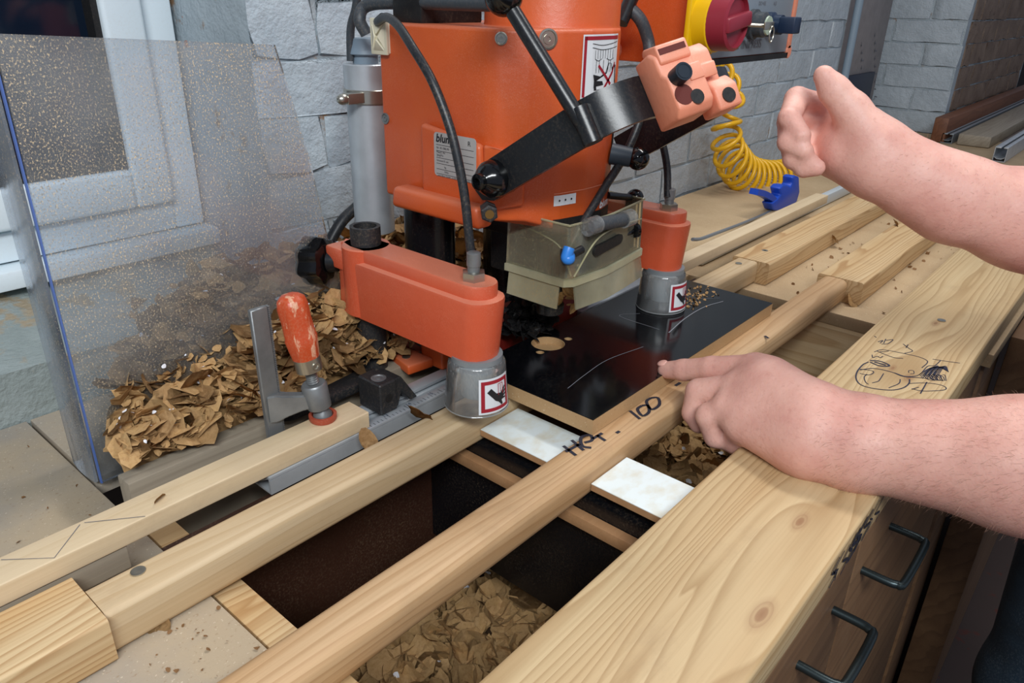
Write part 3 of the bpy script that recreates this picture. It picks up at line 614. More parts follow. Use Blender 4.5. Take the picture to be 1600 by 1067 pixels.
# ---------------------------------------------------------------- black panel being drilled
pn = thing('drilled_panel', 'black gloss-faced fibreboard panel with a round hinge hole, lying on the rails', 'panel', (.76, .44, 0))
bx = BM(); box(bx, .544, .975, .3545, .5265, .0004, .0172); core = obj('core', bx, M_core, pn)
hx, hy = .655, .500; h2 = at(888, 529, z=.018); h3 = at(844, 550, z=.018)
def cut(x, y, r, d): b = BM(); cyl(b, V(x, y, .018 - d), V(x, y, .03), r, seg=40); return b
for v_ in (0,): pass
core.parent = None; core.location = ORG[core.name]; boolean(core, [cut(hx, hy, .0198, .010), cut(h2.x, h2.y, .0045, .008), cut(h3.x, h3.y, .0045, .008)]); core.parent = pn; core.location = ORG[core.name] - ORG[pn.name]
bx = BM(); box(bx, .544, .975, .3545, .5265, .0173, .018); M_mel = plain('black_melamine', '08090d', .13, dust=.10, dustcol='7c7468'); lam = obj('laminate', bx, M_mel, pn, label='black gloss laminate face')
lam.parent = None; lam.location = ORG[lam.name]; boolean(lam, [cut(hx, hy, .0205, .010), cut(h2.x, h2.y, .005, .008), cut(h3.x, h3.y, .005, .008)]); lam.parent = pn; lam.location = ORG[lam.name] - ORG[pn.name]
b = BM(); S = [at(u, v, z=.018) for u, v in ((887, 607), (915, 585), (950, 562), (1005, 542))]; stroke(b, S, Z, .0007, .0003)
stroke(b, [at(u, v, z=.018) for u, v in ((1045, 520), (1070, 498), (1100, 480), (1130, 471))], Z, .0016, .0003); stroke(b, [at(u, v, z=.018) for u, v in ((1000, 490), (968, 494), (1030, 515))], Z, .0006, .0003)
stroke(b, [at(u, v, z=.018) for u, v in ((1065, 460), (1090, 466), (1125, 466))], Z, .0006, .0003)
obj('scratch', b, plain('scratch_white', '7c7f86', .6), pn, smooth=0)
crumbs('chip_dust', 90, lambda i: at(random.gauss(1085, 14), random.gauss(462, 9), z=.0188), M_chip, pn, None, .04, .16)

# ---------------------------------------------------------------- drilling machine
dm = thing('drilling_machine', 'orange bench drilling machine with black swing lever above the black panel', 'machine', (.67, .62, -.038))
zt, zl = .3715, .180
foot = [(.56, .675), (.56, .518), (.563, .506), (.585, .482), (.615, .465), (.65, .457), (.685, .457), (.71, .465), (.735, .483), (.752, .506), (.755, .52), (.755, .675)]
b = BM(); prism(b, [V(x, y, zl) for x, y in foot], V(0, 0, zt - zl), .004, 3)
for v in b.verts:
    if v.co.z < .2 and v.co.y < .5: v.co.z += .006 - .014 * max(0, min(1, (v.co.x - .585) / .04))
    elif v.co.z < .2: v.co.z += .006
head = obj('head', b, M_or, dm, 50)
b = BM(); prism(b, [V(.5602, .603, .19), V(.5602, .603, .276), V(.5602, .517, .264), V(.5602, .510, .19)], V(-.010, 0, 0), .0045, 3)
prism(b, [V(.5605, .519, .264), V(.563, .508, .262), V(.584, .485, .256), V(.584, .485, .205), V(.563, .508, .20), V(.5605, .519, .20)], V(-.007, -.005, 0), .0025, 2)
prism(b, [V(.5602, .640, .182), V(.5602, .636, .206), V(.5602, .508, .206), V(.5602, .504, .182)], V(-.024, 0, 0), .006, 3); obj('casting_rib', b, M_or, dm, 50)
b = BM(); lathe(b, V(.682, .535, zt - .002), Z, [(0, .0735), (.004, .072), (.25, .070)], 48); obj('motor_housing', b, M_or, dm)
b = BM(); box(b, .568, .66, .615, .66, zt - .001, zt + .05, .003); obj('switch_box', b, M_blk2, dm)
# holes / bolts on the head
def socket(p, n, r, par, m=M_zinc):
    b = BM(); lathe(b, Vector(p), n, [(0, r), (.0016, r), (.0018, r * .82), (.0006, r * .76), (.0006, r * .5), (.0016, r * .48), (.0016, r * .25), (.0005, r * .22), (.0005, r * .01)], 20); return obj('socket_bolt', b, m, par)
n1 = V(-.89, -.45, 0)
socket(at(603, 185, x=.56), -X, .006, dm, M_steel)
# rating label
def on_left(px, py, x=.549): return at(px, py, x=x)
la = on_left(677, 207); lc = on_left(743, 285)
y_a, y_b, z_a, z_b = la.y, lc.y, la.z + .001, lc.z - .002
b = BM(); r_ = .004; P = []
for cy, cz, a0 in ((y_b + r_, z_a - r_, PI / 2), (y_a - r_, z_a - r_, 0), (y_a - r_, z_b + r_, -PI / 2), (y_b + r_, z_b + r_, PI)):
    rng = range(5)
    for q in rng:
        a = a0 + (PI / 2) * q / 4 if a0 != PI / 2 else PI / 2 + PI / 2 * q / 4
        P.append((cy, cz, a))
P = [V(.5502, cy + r_ * math.cos(a), cz + r_ * math.sin(a)) for cy, cz, a in [(y_b + r_, z_a - r_, PI / 2 + PI / 2 * q / 4) for q in range(5)] + [(y_b + r_, z_b + r_, PI + PI / 2 * q / 4) for q in range(5)] + [(y_a - r_, z_b + r_, 1.5 * PI + PI / 2 * q / 4) for q in range(5)] + [(y_a - r_, z_a - r_, PI / 2 * q / 4) for q in range(5)]]
prism(b, P, V(-.0006, 0, 0)); lab = obj('rating_label', b, M_lab, dm, smooth=0, label='silver rating label')
nx_ = V(-1, 0, 0); LX, LY = -Y, Z; O = V(.5496, y_a - .003, z_a - .0095)
text('blum', .0115, O, LX, LY, M_ink, lab, bold=.0003, shear=.2)
for s, dx, dz, sz in (('Nr. 05.1086.90', .001, -.007, .0030), ('Masch. Nr.', .001, -.0115, .0030), ('Spng/Hz', .001, -.0145, .0030), ('Schutzart/S. att.', .001, -.0200, .0028), ('kg', .012, -.0262, .003), ('V/Hz', .012, -.0312, .003), ('Julius Blum GmbH . A-6973 Hoechst Austria', .002, -.0355, .0026), ('R', .046, .001, .007)):
    text(s, sz, O + LX * dx + LY * dz, LX, LY, M_ink, lab)
b = BM()
for dz in (-.003, -.0092, -.0163, -.0222, -.028, -.0328): stroke(b, [O + LX * .0005 + LY * dz, O + LX * (y_a - y_b - .006) + LY * dz], -X, .0004, .0003, sm=False)
obj('ruled_lines', b, M_ink, lab, smooth=0)
# warning sticker wrapped on the nose
def nosept(px, py):
    """point on the rounded nose surface under this view ray (faces of the footprint)"""
    best = None
    for (x0, y0), (x1, y1) in zip(foot[1:-2], foot[2:-1]):
        w_ = R @ np.array([px - 800, -(py - 533.5), -F]); ex, ey = x1 - x0, y1 - y0; den = w_[0] * ey - w_[1] * ex
        if abs(den) < 1e-9: continue
        t_ = (x0 * ey - y0 * ex) / den; s_ = ((t_ * w_[0] - x0) * ex + (t_ * w_[1] - y0) * ey) / (ex * ex + ey * ey)
        if -0.001 <= s_ <= 1.001 and t_ > 0 and (best is None or t_ < best[0]): n_ = V(ey, -ex, 0).normalized(); n_ = -n_ if n_.y > 0 or (abs(n_.y) < .01 and n_.x > 0) else n_; best = (t_, V(t_ * w_[0], t_ * w_[1], HC + t_ * w_[2]), n_)
    return best if best else nosept(px - 4, py)
for (u_, v_, r_, m_) in ((783, 60, .006, M_zinc), (856, 61, .0095, M_zinc)): q_ = nosept(u_, v_); socket(q_[1], q_[2], r_, dm, m_)
arc = []; tot = 0
for (x0, y0), (x1, y1) in zip(foot[1:-2], foot[2:-1]):
    arc.append((tot, x0, y0, x1, y1)); tot += math.hypot(x1 - x0, y1 - y0)
def footarc(s, off=.0006):
    for a0, x0, y0, x1, y1 in arc:
        L = math.hypot(x1 - x0, y1 - y0)
        if s <= a0 + L or (x1, y1) == foot[-2]:
            q = (s - a0) / L; n_ = V(y1 - y0, -(x1 - x0), 0).normalized(); return V(x0 + (x1 - x0) * q, y0 + (y1 - y0) * q, 0) + n_ * off
def arc_of(p):
    best = min(arc, key=lambda a: abs((a[3] - a[1]) * (p.y - a[2]) - (a[4] - a[2]) * (p.x - a[1])) / math.hypot(a[3] - a[1], a[4] - a[2]) + (0 if min(a[1], a[3]) - .002 <= p.x <= max(a[1], a[3]) + .002 else 9)); return best[0] + math.hypot(p.x - best[1], p.y - best[2])
def wrap_patch(b, s0, s1, z0, z1, off, n=14):
    cols = [[b.verts.new(footarc(s0 + (s1 - s0) * i / n, off) + Z * z) for z in (z0, z1)] for i in range(n + 1)]
    for i in range(n): b.faces.new((cols[i][0], cols[i + 1][0], cols[i + 1][1], cols[i][1]))
def wrap_line(b, pts, w_, off):
    pts = smooth_path([V(p[0], p[1], 0) for p in pts], 5) if len(pts) > 2 else [V(p[0], p[1], 0) for p in pts]; L = []
    for i, p in enumerate(pts):
        d = (pts[min(i + 1, len(pts) - 1)] - pts[max(i - 1, 0)]).normalized(); n_ = V(-d.y, d.x, 0) * w_ / 2
        L.append((b.verts.new(footarc(p.x + n_.x, off) + Z * (p.y + n_.y)), b.verts.new(footarc(p.x - n_.x, off) + Z * (p.y - n_.y))))
    for i in range(len(L) - 1): b.faces.new((L[i][0], L[i + 1][0], L[i + 1][1], L[i][1]))
def wrap_poly(b, pts, off):
    f = b.faces.new([b.verts.new(footarc(x, off) + Z * z) for x, z in pts]); bmesh.ops.triangulate(b, faces=[f])
sA = arc_of(nosept(911, 60)[1]); sB = sA + .062; zA = .3665; zBt = zA - .060
if sB < sA + .03: sB = sA + .05
b = BM(); wrap_patch(b, sA, sB, zBt, zA, .0007); ws = obj('warning_sticker', b, M_white, dm, smooth=0, label='white and red sticker, hand crossed out')
b = BM(); e_ = .0016; wd2 = .0035
for a in ((sA + e_, sB - e_, zA - e_ - wd2, zA - e_), (sA + e_, sA + e_ + wd2, zBt + e_, zA - e_)): wrap_patch(b, a[0], a[1], a[2], a[3], .0010, 10)
Wd = sB - sA; Hd = zA - zBt
def U(u, v): return (sA + u * Wd, zA - v * Hd)
wrap_line(b, [U(.38, .48), U(.55, .62), U(.75, .80)], .0028, .0013); wrap_line(b, [U(.88, .45), U(.75, .65), U(.58, .85)], .0028, .0013); obj('red_print', b, M_inkr, ws, smooth=0)
b = BM(); wrap_poly(b, [U(.25, .62), U(.45, .66), U(.6, .60), (U(.66, .45)), U(.74, .46), U(.78, .6), U(.95, .5), U(.98, .8), U(.7, .86), U(.3, .88), U(.28, .82), U(.55, .80), U(.52, .74), U(.28, .72)], .0011)
wrap_line(b, [U(.2, .14), U(.5, .17), U(.95, .12)], .0006, .0011); wrap_line(b, [U(.2, .2), U(.5, .24), U(.95, .2)], .0006, .0011)
for i in range(8): wrap_line(b, [U(.28 + i * .07, .24), U(.28 + i * .07, .38)], .0006, .0011)
for a, c_ in ((.28, .46), (.6, .8)): wrap_line(b, [U(a, .38), U((a + c_) / 2, .41), U(c_, .38)], .0006, .0011)
for a in (.32, .4, .52, .66, .72): wrap_line(b, [U(a, .4), U(a, .6)], .0007, .0011)
obj('black_print', b, M_ink, ws, smooth=0)
# three-dot sticker and lettering at the bottom of the nose
s1 = arc_of(nosept(865, 313)[1]); s2 = arc_of(nosept(899, 313)[1])
b = BM(); zz = nosept(882, 312)[1].z; wrap_patch(b, s1, s2, zz - .0055, zz + .0055, .0006, 4); dts = obj('dot_sticker', b, M_white, dm, smooth=0, label='white sticker with three dots')
b = BM()
for k in (.22, .5, .78): s_ = s1 + (s2 - s1) * k; wrap_poly(b, [(s_ + .0012 * math.cos(a * PI / 4), zz + .0012 * math.sin(a * PI / 4)) for a in range(8)], .001)
obj('black_dots', b, M_ink, dts, smooth=0)
b = BM(); sL = arc_of(nosept(945, 308)[1]); L_ = []
cu_z = zz - .004
pL = nosept(945, 310); 
lt = text('blum', .0125, V(0, 0, 0), X, Z, M_white, dm, 'white_lettering', 0, .0003, .15)
sL = arc_of(nosept(936, 312)[1]); zL = nosept(950, 312)[1].z; base_ = Vector(ORG[lt.name])
for v in lt.data.vertices:
    w_ = v.co + base_; q_ = footarc(sL + w_.x, .0009) + Z * (zL - .003 + w_.z); v.co = q_ - base_
lt.location = base_ - ORG[dm.name]; lt.data.update()
b.free()
b = BM(); wrap_line(b, [(s1, zz + .0075), (s2 + .01, zz + .0078), (sL + .035, zz + .0075)], .0008, .0005); obj('trim_line', b, M_sal, dm, smooth=0)
# opening under the nose and spindle block
b = BM(); foot2 = [(.675 + (x - .66) * .62, .545 + (y - .545) * .72) for x, y in foot]; prism(b, [V(x, y, .155) for x, y in foot2], V(0, 0, .0255), .002, 1); obj('gearbox', b, M_blk2, dm, 50)
b = BM()
for i, x in enumerate((.640, .655, .670)):
    cyl(b, V(x, .500, .10), V(x, .500, .15), .010, seg=16); cyl(b, V(x, .500, .062), V(x, .500, .10), .0045 if i != 1 else .006, seg=12)
lathe(b, V(.655, .5, .060), Z, [(0, .016), (.010, .017), (.012, .006), (.04, .006)], 24); obj('drill_bits', b, M_iron, dm)
b = BM(); box(b, .625, .74, .50, .57, .105, .156, .004); box(b, .63, .69, .505, .545, .088, .105, .002); obj('spindle_carrier', b, M_iron, dm)
# ball knobs on the right of the nose
M_knobst = M_greyp
kc = at(997, 248, y=.437); kn0 = nosept(958, 240)[1]; b = BM(); cyl(b, kn0, kc + (kn0 - kc) * .25, .0115, .0105, 20); obj('knob_stem', b, plain('dark_grey_stem', '2c3a46', .5), dm); b = BM(); ball(b, kc, .0125); obj('ball_knob', b, M_gloss, dm)
kc2 = at(992, 309, y=.462); b = BM(); cyl(b, nosept(965, 305)[1], kc2, .004); obj('knob_stem', b, M_blk, dm); b = BM(); ball(b, kc2, .0105); obj('ball_knob', b, M_gloss, dm)
p0 = at(963, 238, x=.757); 
b = BM(); q0 = nosept(957, 226); sS = arc_of(q0[1]); zS = q0[1].z
wrap_poly(b, [(sS - .006, zS - .022), (sS + .006, zS - .022), (sS + .006, zS + .016), (sS + .004, zS + .021), (sS, zS + .023), (sS - .004, zS + .021), (sS - .006, zS + .016)], .0006); obj('slot', b, M_blk2, dm, smooth=0)
# flat black patch on the nose base paints the shade in the slot
b = BM(); wrap_patch(b, s1, sL + .03, .1715, .1865, .0007, 12); obj('front_slot_shade', b, M_blk2, dm, smooth=0)
# columns & base
b = BM(); 
for (x, y, r, z1) in ((.59, .634, .030, .19), (.716, .62, .033, .19)): cyl(b, V(x, y, -.01), V(x, y, z1), r, seg=32)
obj('guide_column', b, plain('black_oily_column', '1a1c20', .22, .5, dust=.15), dm)
b = BM(); box(b, .61, .83, .60, .80, -.036, .012, .006); box(b, .61, .83, .562, .60, -.02, .035, .004); obj('base', b, M_red, dm)
b = BM(); prism(b, [V(x, y, .0) for x, y in ((.5400, .565), (.60, .565), (.60, .62), (.575, .64), (.54, .60))], V(0, 0, .030), .003, 2); prism(b, [V(x, y, .0) for x, y in ((.505, .585), (.54, .58), (.54, .63), (.515, .63))], V(0, 0, .012), .002, 2)
lathe(b, V(.575, .66, .0), Z, [(0, .05), (.02, .045), (.05, .028), (.06, .026)], 28); obj('base_bracket', b, M_or, dm, 50)
for q in ((.52, .605, .0122), (.55, .60, .0302)): screw(V(*q), dm, .005)
b = BM(); box(b, .525, .595, .5275, .532, -.0, .034, .0006); obj('black_stop_plate', b, M_blk2, dm)
# --- clear drill guard
gx0, gx1, gy = .600, .752, .4365; gz0, gz1, gz2 = .096, .128, .188
gd = BM()
def shell(b, pts, z0, z1, out0, out1, th=.0022):
    """upright wall along pts (xy), leaning outwards"""
    rr = []
    for i, p in enumerate(pts):
        p = V(p[0], p[1], 0); d = (V(*pts[min(i + 1, len(pts) - 1)], 0) - V(*pts[max(i - 1, 0)], 0)).normalized(); n_ = V(d.y, -d.x, 0)
        rr.append([p + n_ * out0 + Z * z0, p + n_ * (out0 + th) + Z * z0, p + n_ * (out1 + th) + Z * z1, p + n_ * out1 + Z * z1])
    q = bmesh.new(); rings(q, rr); bmesh.ops.recalc_face_normals(q, faces=q.faces[:]); add_bm(b, q)
path = [(gx0, .52), (gx0, .455), (gx0 + .001, .440), (gx0 + .006, gy), (.66, gy - .004), (.70, gy), (gx1 - .004, gy + .006), (gx1, gy + .014), (gx1, .50)]
shell(gd, path, gz1, gz2, 0, -.002); obj('drill_guard', gd, M_guard, dm, 45, label='yellowed clear drill guard')
gb = BM(); shell(gb, path, gz1 - .006, gz1 + .002, .001, .001, .004); obj('guard_rim', gb, clear('yellowed_rim_highlight', 'f0eec8', .5, 'f8f4d0', 0, rough=.1), dm, 45)  # rim paler than the guard, edge highlight put into its colour
gs = BM(); shell(gs, [(gx0, .515), (gx0, .455), (gx0 + .001, .446)], gz0, gz1, .004, 0); shell(gs, [(gx0 + .009, gy), (.66, gy - .004), (.70, gy), (gx1 - .004, gy + .006), (gx1 + .003, gy + .014), (gx1 + .003, .48)], gz0, gz1, .006, 0); obj('guard_skirt', gs, M_guard2, dm, 45, label='soft yellowed skirt')
gt = BM(); q = [V(x, y, gz1 + .001) for x, y in path]
b = BM(); tube(b, [V(gx0 + .002, .505, .176), V(gx0 + .0, .45, .165), V(gx0 + .008, .438, .132)], .001, 6); tube(b, [V(gx0 + .008, .434, .132), V(.64, .431, .165), V(.68, .431, .172), V(.74, .438, .168)], .001, 6); tube(b, path and [V(x, y, gz2) for x, y in path], .0013, 6, 3); obj('guard_ridge_highlight', b, bpy.data.materials['yellowed_rim_highlight'], dm); gt.free()  # thin pale tubes paint highlights along the guard ridges and top edge
b = BM(); ra = at(928, 352, y=.428); rb_ = at(975, 343, y=.428); cyl(b, ra, rb_, .0075, seg=18); obj('guard_roller', b, M_rubg, dm)
for a, c_ in ((ra - X * .012, ra + X * .006), (rb_ - X * .002, rb_ + X * .014)): b = BM(); cyl(b, a, c_, .0095, seg=18); obj('roller_holder', b, M_cup, dm)
b = BM(); a = at(930, 391, y=.432); c_ = at(965, 373, y=.432); P = []
dr_ = (c_ - a); up_ = V(0, 0, 1) * .0055
for k in range(7): an = PI / 2 + PI * k / 6; P.append(a + dr_.normalized() * math.cos(an) * .0055 + Z * math.sin(an) * .0055)
for k in range(7): an = -PI / 2 + PI * k / 6; P.append(c_ + dr_.normalized() * math.cos(an) * .0055 + Z * math.sin(an) * .0055)
prism(b, P, V(0, -.0035, 0)); obj('guard_slot', b, M_blk2, dm)
b = BM(); kb = at(990, 360, y=.44); cyl(b, kb + V(-.018, 0, -.001), kb, .0035); lathe(b, kb - X * .002, V(1, -.3, 0), [(0, .006), (.002, .0085), (.006, .0085), (.008, .006)], 20); obj('thumb_screw', b, M_gloss, dm)
b = BM(); eb = at(885, 403, y=.425); lathe(b, eb + V(.004, .008, -.002), V(.8, -.6, .1), [(0, .009), (.006, .0095), (.010, .0085)], 20); obj('elbow_collar', b, M_rubg, dm)
b = BM(); tube(b, [eb + V(.008, .002, -.001), eb + V(.002, -.002, -.001), eb, eb + V(.002, 0, .006), eb + V(.004, .0, .010)], .0058, 14); obj('elbow_fitting', b, M_lblue, dm, label='bright blue elbow fitting')
b = BM(); cyl(b, eb + V(.01, .002, 0), eb + V(.028, .002, .002), .0045); obj('drill_stub', b, M_blk, dm)
# dust ball of shavings under the skirt
crumbs('caught_shavings', 160, lambda i: V(random.uniform(.66, .77), random.uniform(.47, .53), random.uniform(.07, .1)), M_chip, dm, None, .2, .5)
crumbs('black_shavings', 260, lambda i: V(random.gauss(.675, .018), random.gauss(.545, .010), .02 + abs(random.gauss(0, .018))), M_blk2, dm, None, .3, .7)
# --- swing lever: flat bar bent round the nose
s_ = V(0, -.845, .534); h_ = V(0, .534, .845); piv = at(780, 277, x=.545); piv.x = .543
def LP(x, s): return V(x, piv.y, piv.z) + s_ * s
Ls = .158; rad = .045
P = [LP(.541, -.012), LP(.541, .05), LP(.541, Ls - rad - .01)]
for k in range(1, 7): a = PI / 2 * k / 6; P.append(LP(.541 + rad * (1 - math.cos(a)), Ls - rad + rad * math.sin(a)))
P += [LP(.66, Ls)] + [LP(.775 - rad * math.sin(PI / 2 * k / 6) * 0 - rad + rad * math.sin(PI / 2 * k / 6), Ls - rad + rad * math.cos(PI / 2 * k / 6)) for k in range(0, 7)] + [LP(.775, .05), LP(.775, -.012)]
b = BM(); strap(b, P, h_, .037, .0065, sm=False); 
for xx in (.5378,): prism(b, [LP(xx, -.012) + h_ * .0185, LP(xx, -.012) - h_ * .0185, LP(xx, -.026) - h_ * .012, LP(xx, -.030), LP(xx, -.026) + h_ * .012], X * .0065)
obj('swing_lever', b, M_blk, dm, 40, label='black flat-bar swing lever')
b = BM(); lathe(b, V(.556, piv.y, piv.z), -X, [(0, .017), (.018, .0185), (.026, .0175), (.033, .013), (.036, .009), (.037, .008), (.042, .008), (.043, .0065), (.043, .004), (.038, .0035)], 32); obj('pivot_hub', b, M_gloss, dm)
b = BM(); pb = at(757, 325, x=.530); lathe(b, pb + V(.008, .003, -.003), V(-1, -1.1, 0), [(0, .0085), (.006, .0085), (.0062, .006), (.010, .006), (.0102, .0088), (.019, .0088), (.020, .007)], 6, rfun=None); obj('stop_bolt', b, M_iron, dm, 30); b = BM(); q_ = pb + V(.008, .003, -.003) + V(-1, -1.1, 0).normalized() * .0199; lathe(b, q_, V(-1, -1.1, 0), [(0, .0045), (.001, .0045)], 16); obj('bolt_tip', b, plain('brass', '8a6a3a', .4, .8), dm)
rb0 = LP(.536, .123); kn_ = at(787, -6, x=.52); b = BM(); cyl(b, rb0 - s_ * .0 - h_ * .018, kn_, .0068, seg=18); cyl(b, rb0 - h_ * .02, rb0 + h_ * .012, .0088, seg=18); obj('lever_handle', b, M_blk, dm)
b = BM(); ball(b, kn_, .0165); obj('handle_knob', b, M_gloss, dm)
# --- insertion head (salmon block)
BX = .588; by = LP(0, Ls + .003)
Mb0 = Matrix((( 1, s_.x, h_.x, BX), (0, s_.y, h_.y, by.y), (0, s_.z, h_.z, by.z), (0, 0, 0, 1)))
th_ = math.radians(28); Mb = Mb0 @ Matrix.Translation(V(-.010, .004, -.005)) @ Matrix.Rotation(th_, 4, 'Z') @ Matrix.Diagonal((.76, .84, .84, 1))
def bl(b, pts, x0, x1, bev=.003): q = bmesh.new(); prism(q, [V(x0, s, h) for s, h in pts], V(x1 - x0, 0, 0), bev, 2); q.transform(Mb); add_bm(b, q)
b = BM()
bl(b, [(-.008, -.034), (.030, -.034), (.038, -.026), (.038, .006), (.030, .012), (.030, .030), (.020, .038), (-.008, .038)], 0, .046)
bl(b, [(-.008, -.02), (.026, -.02), (.026, .024), (.018, .034), (-.008, .034)], .045, .072)
bl(b, [(.0, -.040), (.032, -.040), (.034, -.018), (.024, -.006), (.0, -.006)], .052, .083)
bl(b, [(.020, -.002), (.038, -.006), (.040, .008), (.020, .014)], .042, .062, .002)
bl(b, [(.028, .020), (.033, .022), (.033, .040), (.010, .046), (.005, .040)], .004, .044, .002)
bl(b, [(.034, -.004), (.0395, -.004), (.0395, .012), (.034, .014)], .026, .044, .001)
ins = obj('insertion_head', b, M_sal, dm, 45, label='worn salmon-coloured insertion head')
def lb(x, s, h): return Mb @ V(x, s, h)
sr_ = (Mb.to_3x3() @ V(0, 1, 0)).normalized()
b = BM(); cyl(b, lb(.012, .036, .004), lb(.012, .052, .004), .0075, seg=20); lathe(b, lb(.012, .0525, .004), sr_, [(0, .0058), (-.004, .0056), (-.004, .0001)], 16, cap=False); obj('cap_screw', b, plain('dark_blue_grey_screw', '2d3640', .4, .5), ins)
for q in ((.026, .0385, -.020), (.067, .0345, -.028)):
    b = BM(); lathe(b, lb(*q), sr_, [(0, .0062), (.0005, .0062), (.0006, .0045), (.0002, .0001)], 18); obj('socket', b, M_blk2, ins)
M_rec = plain('recess_shade', '5c1c12', .7)  # dark red patches on the face paint the shade inside recesses
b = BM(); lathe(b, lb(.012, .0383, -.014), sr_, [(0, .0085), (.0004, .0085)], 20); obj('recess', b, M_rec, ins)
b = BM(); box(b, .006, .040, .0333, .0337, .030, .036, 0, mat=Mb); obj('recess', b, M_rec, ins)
# --- hoses on the machine
hz = BM(); tube(hz, [V(.58, .69, .375), at(590, 34, x=.555), at(604, 27, x=.54), at(622, 40, x=.525), at(645, 75, x=.51)] + [at(u, v, x=.505) for u, v in ((672, 120), (693, 170), (710, 225), (725, 300), (733, 370), (737, 408))], .0045, 12); obj('air_hose', hz, M_rub, dm)
hz = BM(); tube(hz, [at(1000, 165, x=.74), at(997, 195, x=.735), at(975, 245, x=.715), at(940, 300, x=.68), at(910, 350, x=.645), at(888, 392, x=.612)], .0047, 12); obj('air_hose', hz, M_rub, dm)
hz = BM(); tube(hz, [at(1018, 150, x=.86), at(1032, 210, x=.86), at(1042, 260, x=.855), at(1043, 308, x=.85)], .0048, 12); obj('air_hose', hz, M_rub, dm)
hz = BM(); tube(hz, [at(573, 54, x=.575), at(562, 30, x=.57), at(575, 8, x=.58), at(640, 4, x=.58), at(760, 6, x=.55), at(800, 4, x=.55)], .0068, 12); obj('power_cable', hz, M_rubg, dm)
hz = BM(); tube(hz, [at(975, 5, x=.78), at(1000, 30, x=.79), at(1012, 60, x=.80), at(1015, 80, x=.80)], .007, 12); obj('power_cable', hz, M_rubg, dm)
hz = BM(); cyl(hz, at(990, -10, x=.79), at(970, 36, x=.77), .008); obj('lever_rod', hz, M_blk, dm)
b = BM(); q_ = at(593, 57, x=.556)
for s in (-1, 1): prism(b, [q_ + V(-.001, .012, .017 * s), q_ + V(-.001, -.012, .017 * s), q_ + V(-.006, 0, .002 * s)], V(.006, 0, 0), .0008, 1)
for s in (-1, 1): prism(b, [q_ + V(-.001, .012 * s, .017), q_ + V(-.001, .012 * s, -.017), q_ + V(-.006, 0.002 * s, 0)], V(.006, 0, 0), .0008, 1)
box(b, .554, .5575, q_.y - .013, q_.y + .013, q_.z - .018, q_.z + .018, .001); obj('cable_clip', b, M_cream, dm, label='cream plastic cable clip')
# --- lift cylinder at the back left
tc = at(572, 110, y=.75); tcx, tcy = tc.x + .0, .75; ztop = tc.z; r_t = .0265
lc_ = thing('lift_cylinder', 'dusty silver pneumatic cylinder standing left of the orange machine head', 'cylinder', (tcx, tcy, .12))
b = BM(); cyl(b, V(tcx, tcy, .118), V(tcx, tcy, ztop - .03), r_t - .001, seg=32, bev=.001); obj('barrel', b, M_alu, lc_)
b = BM(); cyl(b, V(tcx, tcy, ztop - .03), V(tcx, tcy, ztop + .008), r_t + .0005, seg=32, bev=.001); obj('top_cap', b, M_alu, lc_)
b = BM(); cyl(b, V(tcx, tcy, ztop + .008), V(tcx, tcy, ztop + .018), .015); cyl(b, V(tcx, tcy, ztop + .018), V(tcx, tcy, ztop + .036), .020, .016, bev=.001); obj('gland', b, M_greyp, lc_)
b = BM(); cyl(b, V(tcx, tcy, ztop - .036), V(tcx, tcy, ztop - .020), r_t + .0022, seg=32, bev=.0008); box(b, tcx - .044, tcx - .02, tcy - .02, tcy - .008, ztop - .034, ztop - .022, .001); obj('band_clamp', b, M_zinc, lc_)
b = BM(); ball(b, V(tcx - .047, tcy - .014, ztop - .028), .0065, (1, 0, 0), 14, 1.3); obj('clamp_screw', b, M_zinc, lc_)
b = BM(); tube(b, [at(548, 95, x=.585), at(548, 45, x=.585), at(556, 12, x=.585), at(560, -25, x=.585)], .0048); tag(obj('black_cable', b, M_rubg), 'thin dark cable rising beside the silver cylinder against the wall', 'cable')
b = BM(); tube(b, [at(512, 384, y=.80), at(535, 345, y=.80), at(562, 318, y=.80), at(585, 280, y=.80)], .0075); tag(obj('rubber_hose', b, M_rub), 'dark hose slanting behind the silver cylinder', 'hose')
# --- control box
cb = thing('control_box', 'orange control box with grey front, yellow rotary switch and keys', 'control box', (.97, .52, .33))
cy0 = .45; cl = at(1072, 98, y=cy0); cr = at(1225, 92, y=cy0); zc0 = (cl.z + cr.z) / 2
b = BM(); box(b, cl.x, cr.x + .005, cy0, cy0 + .14, zc0, zc0 + .20, .003); obj('housing', b, M_sal if False else M_or, cb)
b = BM(); box(b, cl.x + .004, cr.x - .006, cy0 - .003, cy0, zc0 + .006, zc0 + .18, .0008); fp = obj('front_plate', b, plain('grey_front_plate', '9aa6b0', .4, .3), cb)
b = BM(); box(b, cl.x, cr.x, cy0 - .004, cy0 + .001, zc0 - .002, zc0 + .005); obj('bottom_seal', b, M_blk2, cb)
b = BM(); cyl(b, V(cr.x + .004, cy0 - .004, zc0 + .006), V(cr.x + .004, cy0 + .01, zc0 + .006), .009, seg=20, bev=.001); box(b, cr.x - .003, cr.x + .008, cy0 - .004, cy0, zc0 + .01, zc0 + .18, .0008); obj('corner_post', b, M_sal, cb)
b = BM(); cyl(b, V(cl.x - .08, cy0 + .10, zc0 + .012), V(cl.x, cy0 + .10, zc0 + .012), .011); obj('mounting_rod', b, M_sal, cb)
def cp(px, py): return at(px, py, y=cy0 - .003)
yk = cp(1092, 32)
b = BM(); box(b, yk.x - .033, yk.x + .030, cy0 - .010, cy0 - .003, yk.z - .037, yk.z + .040, .002); obj('switch_plate', b, M_yel, cb)
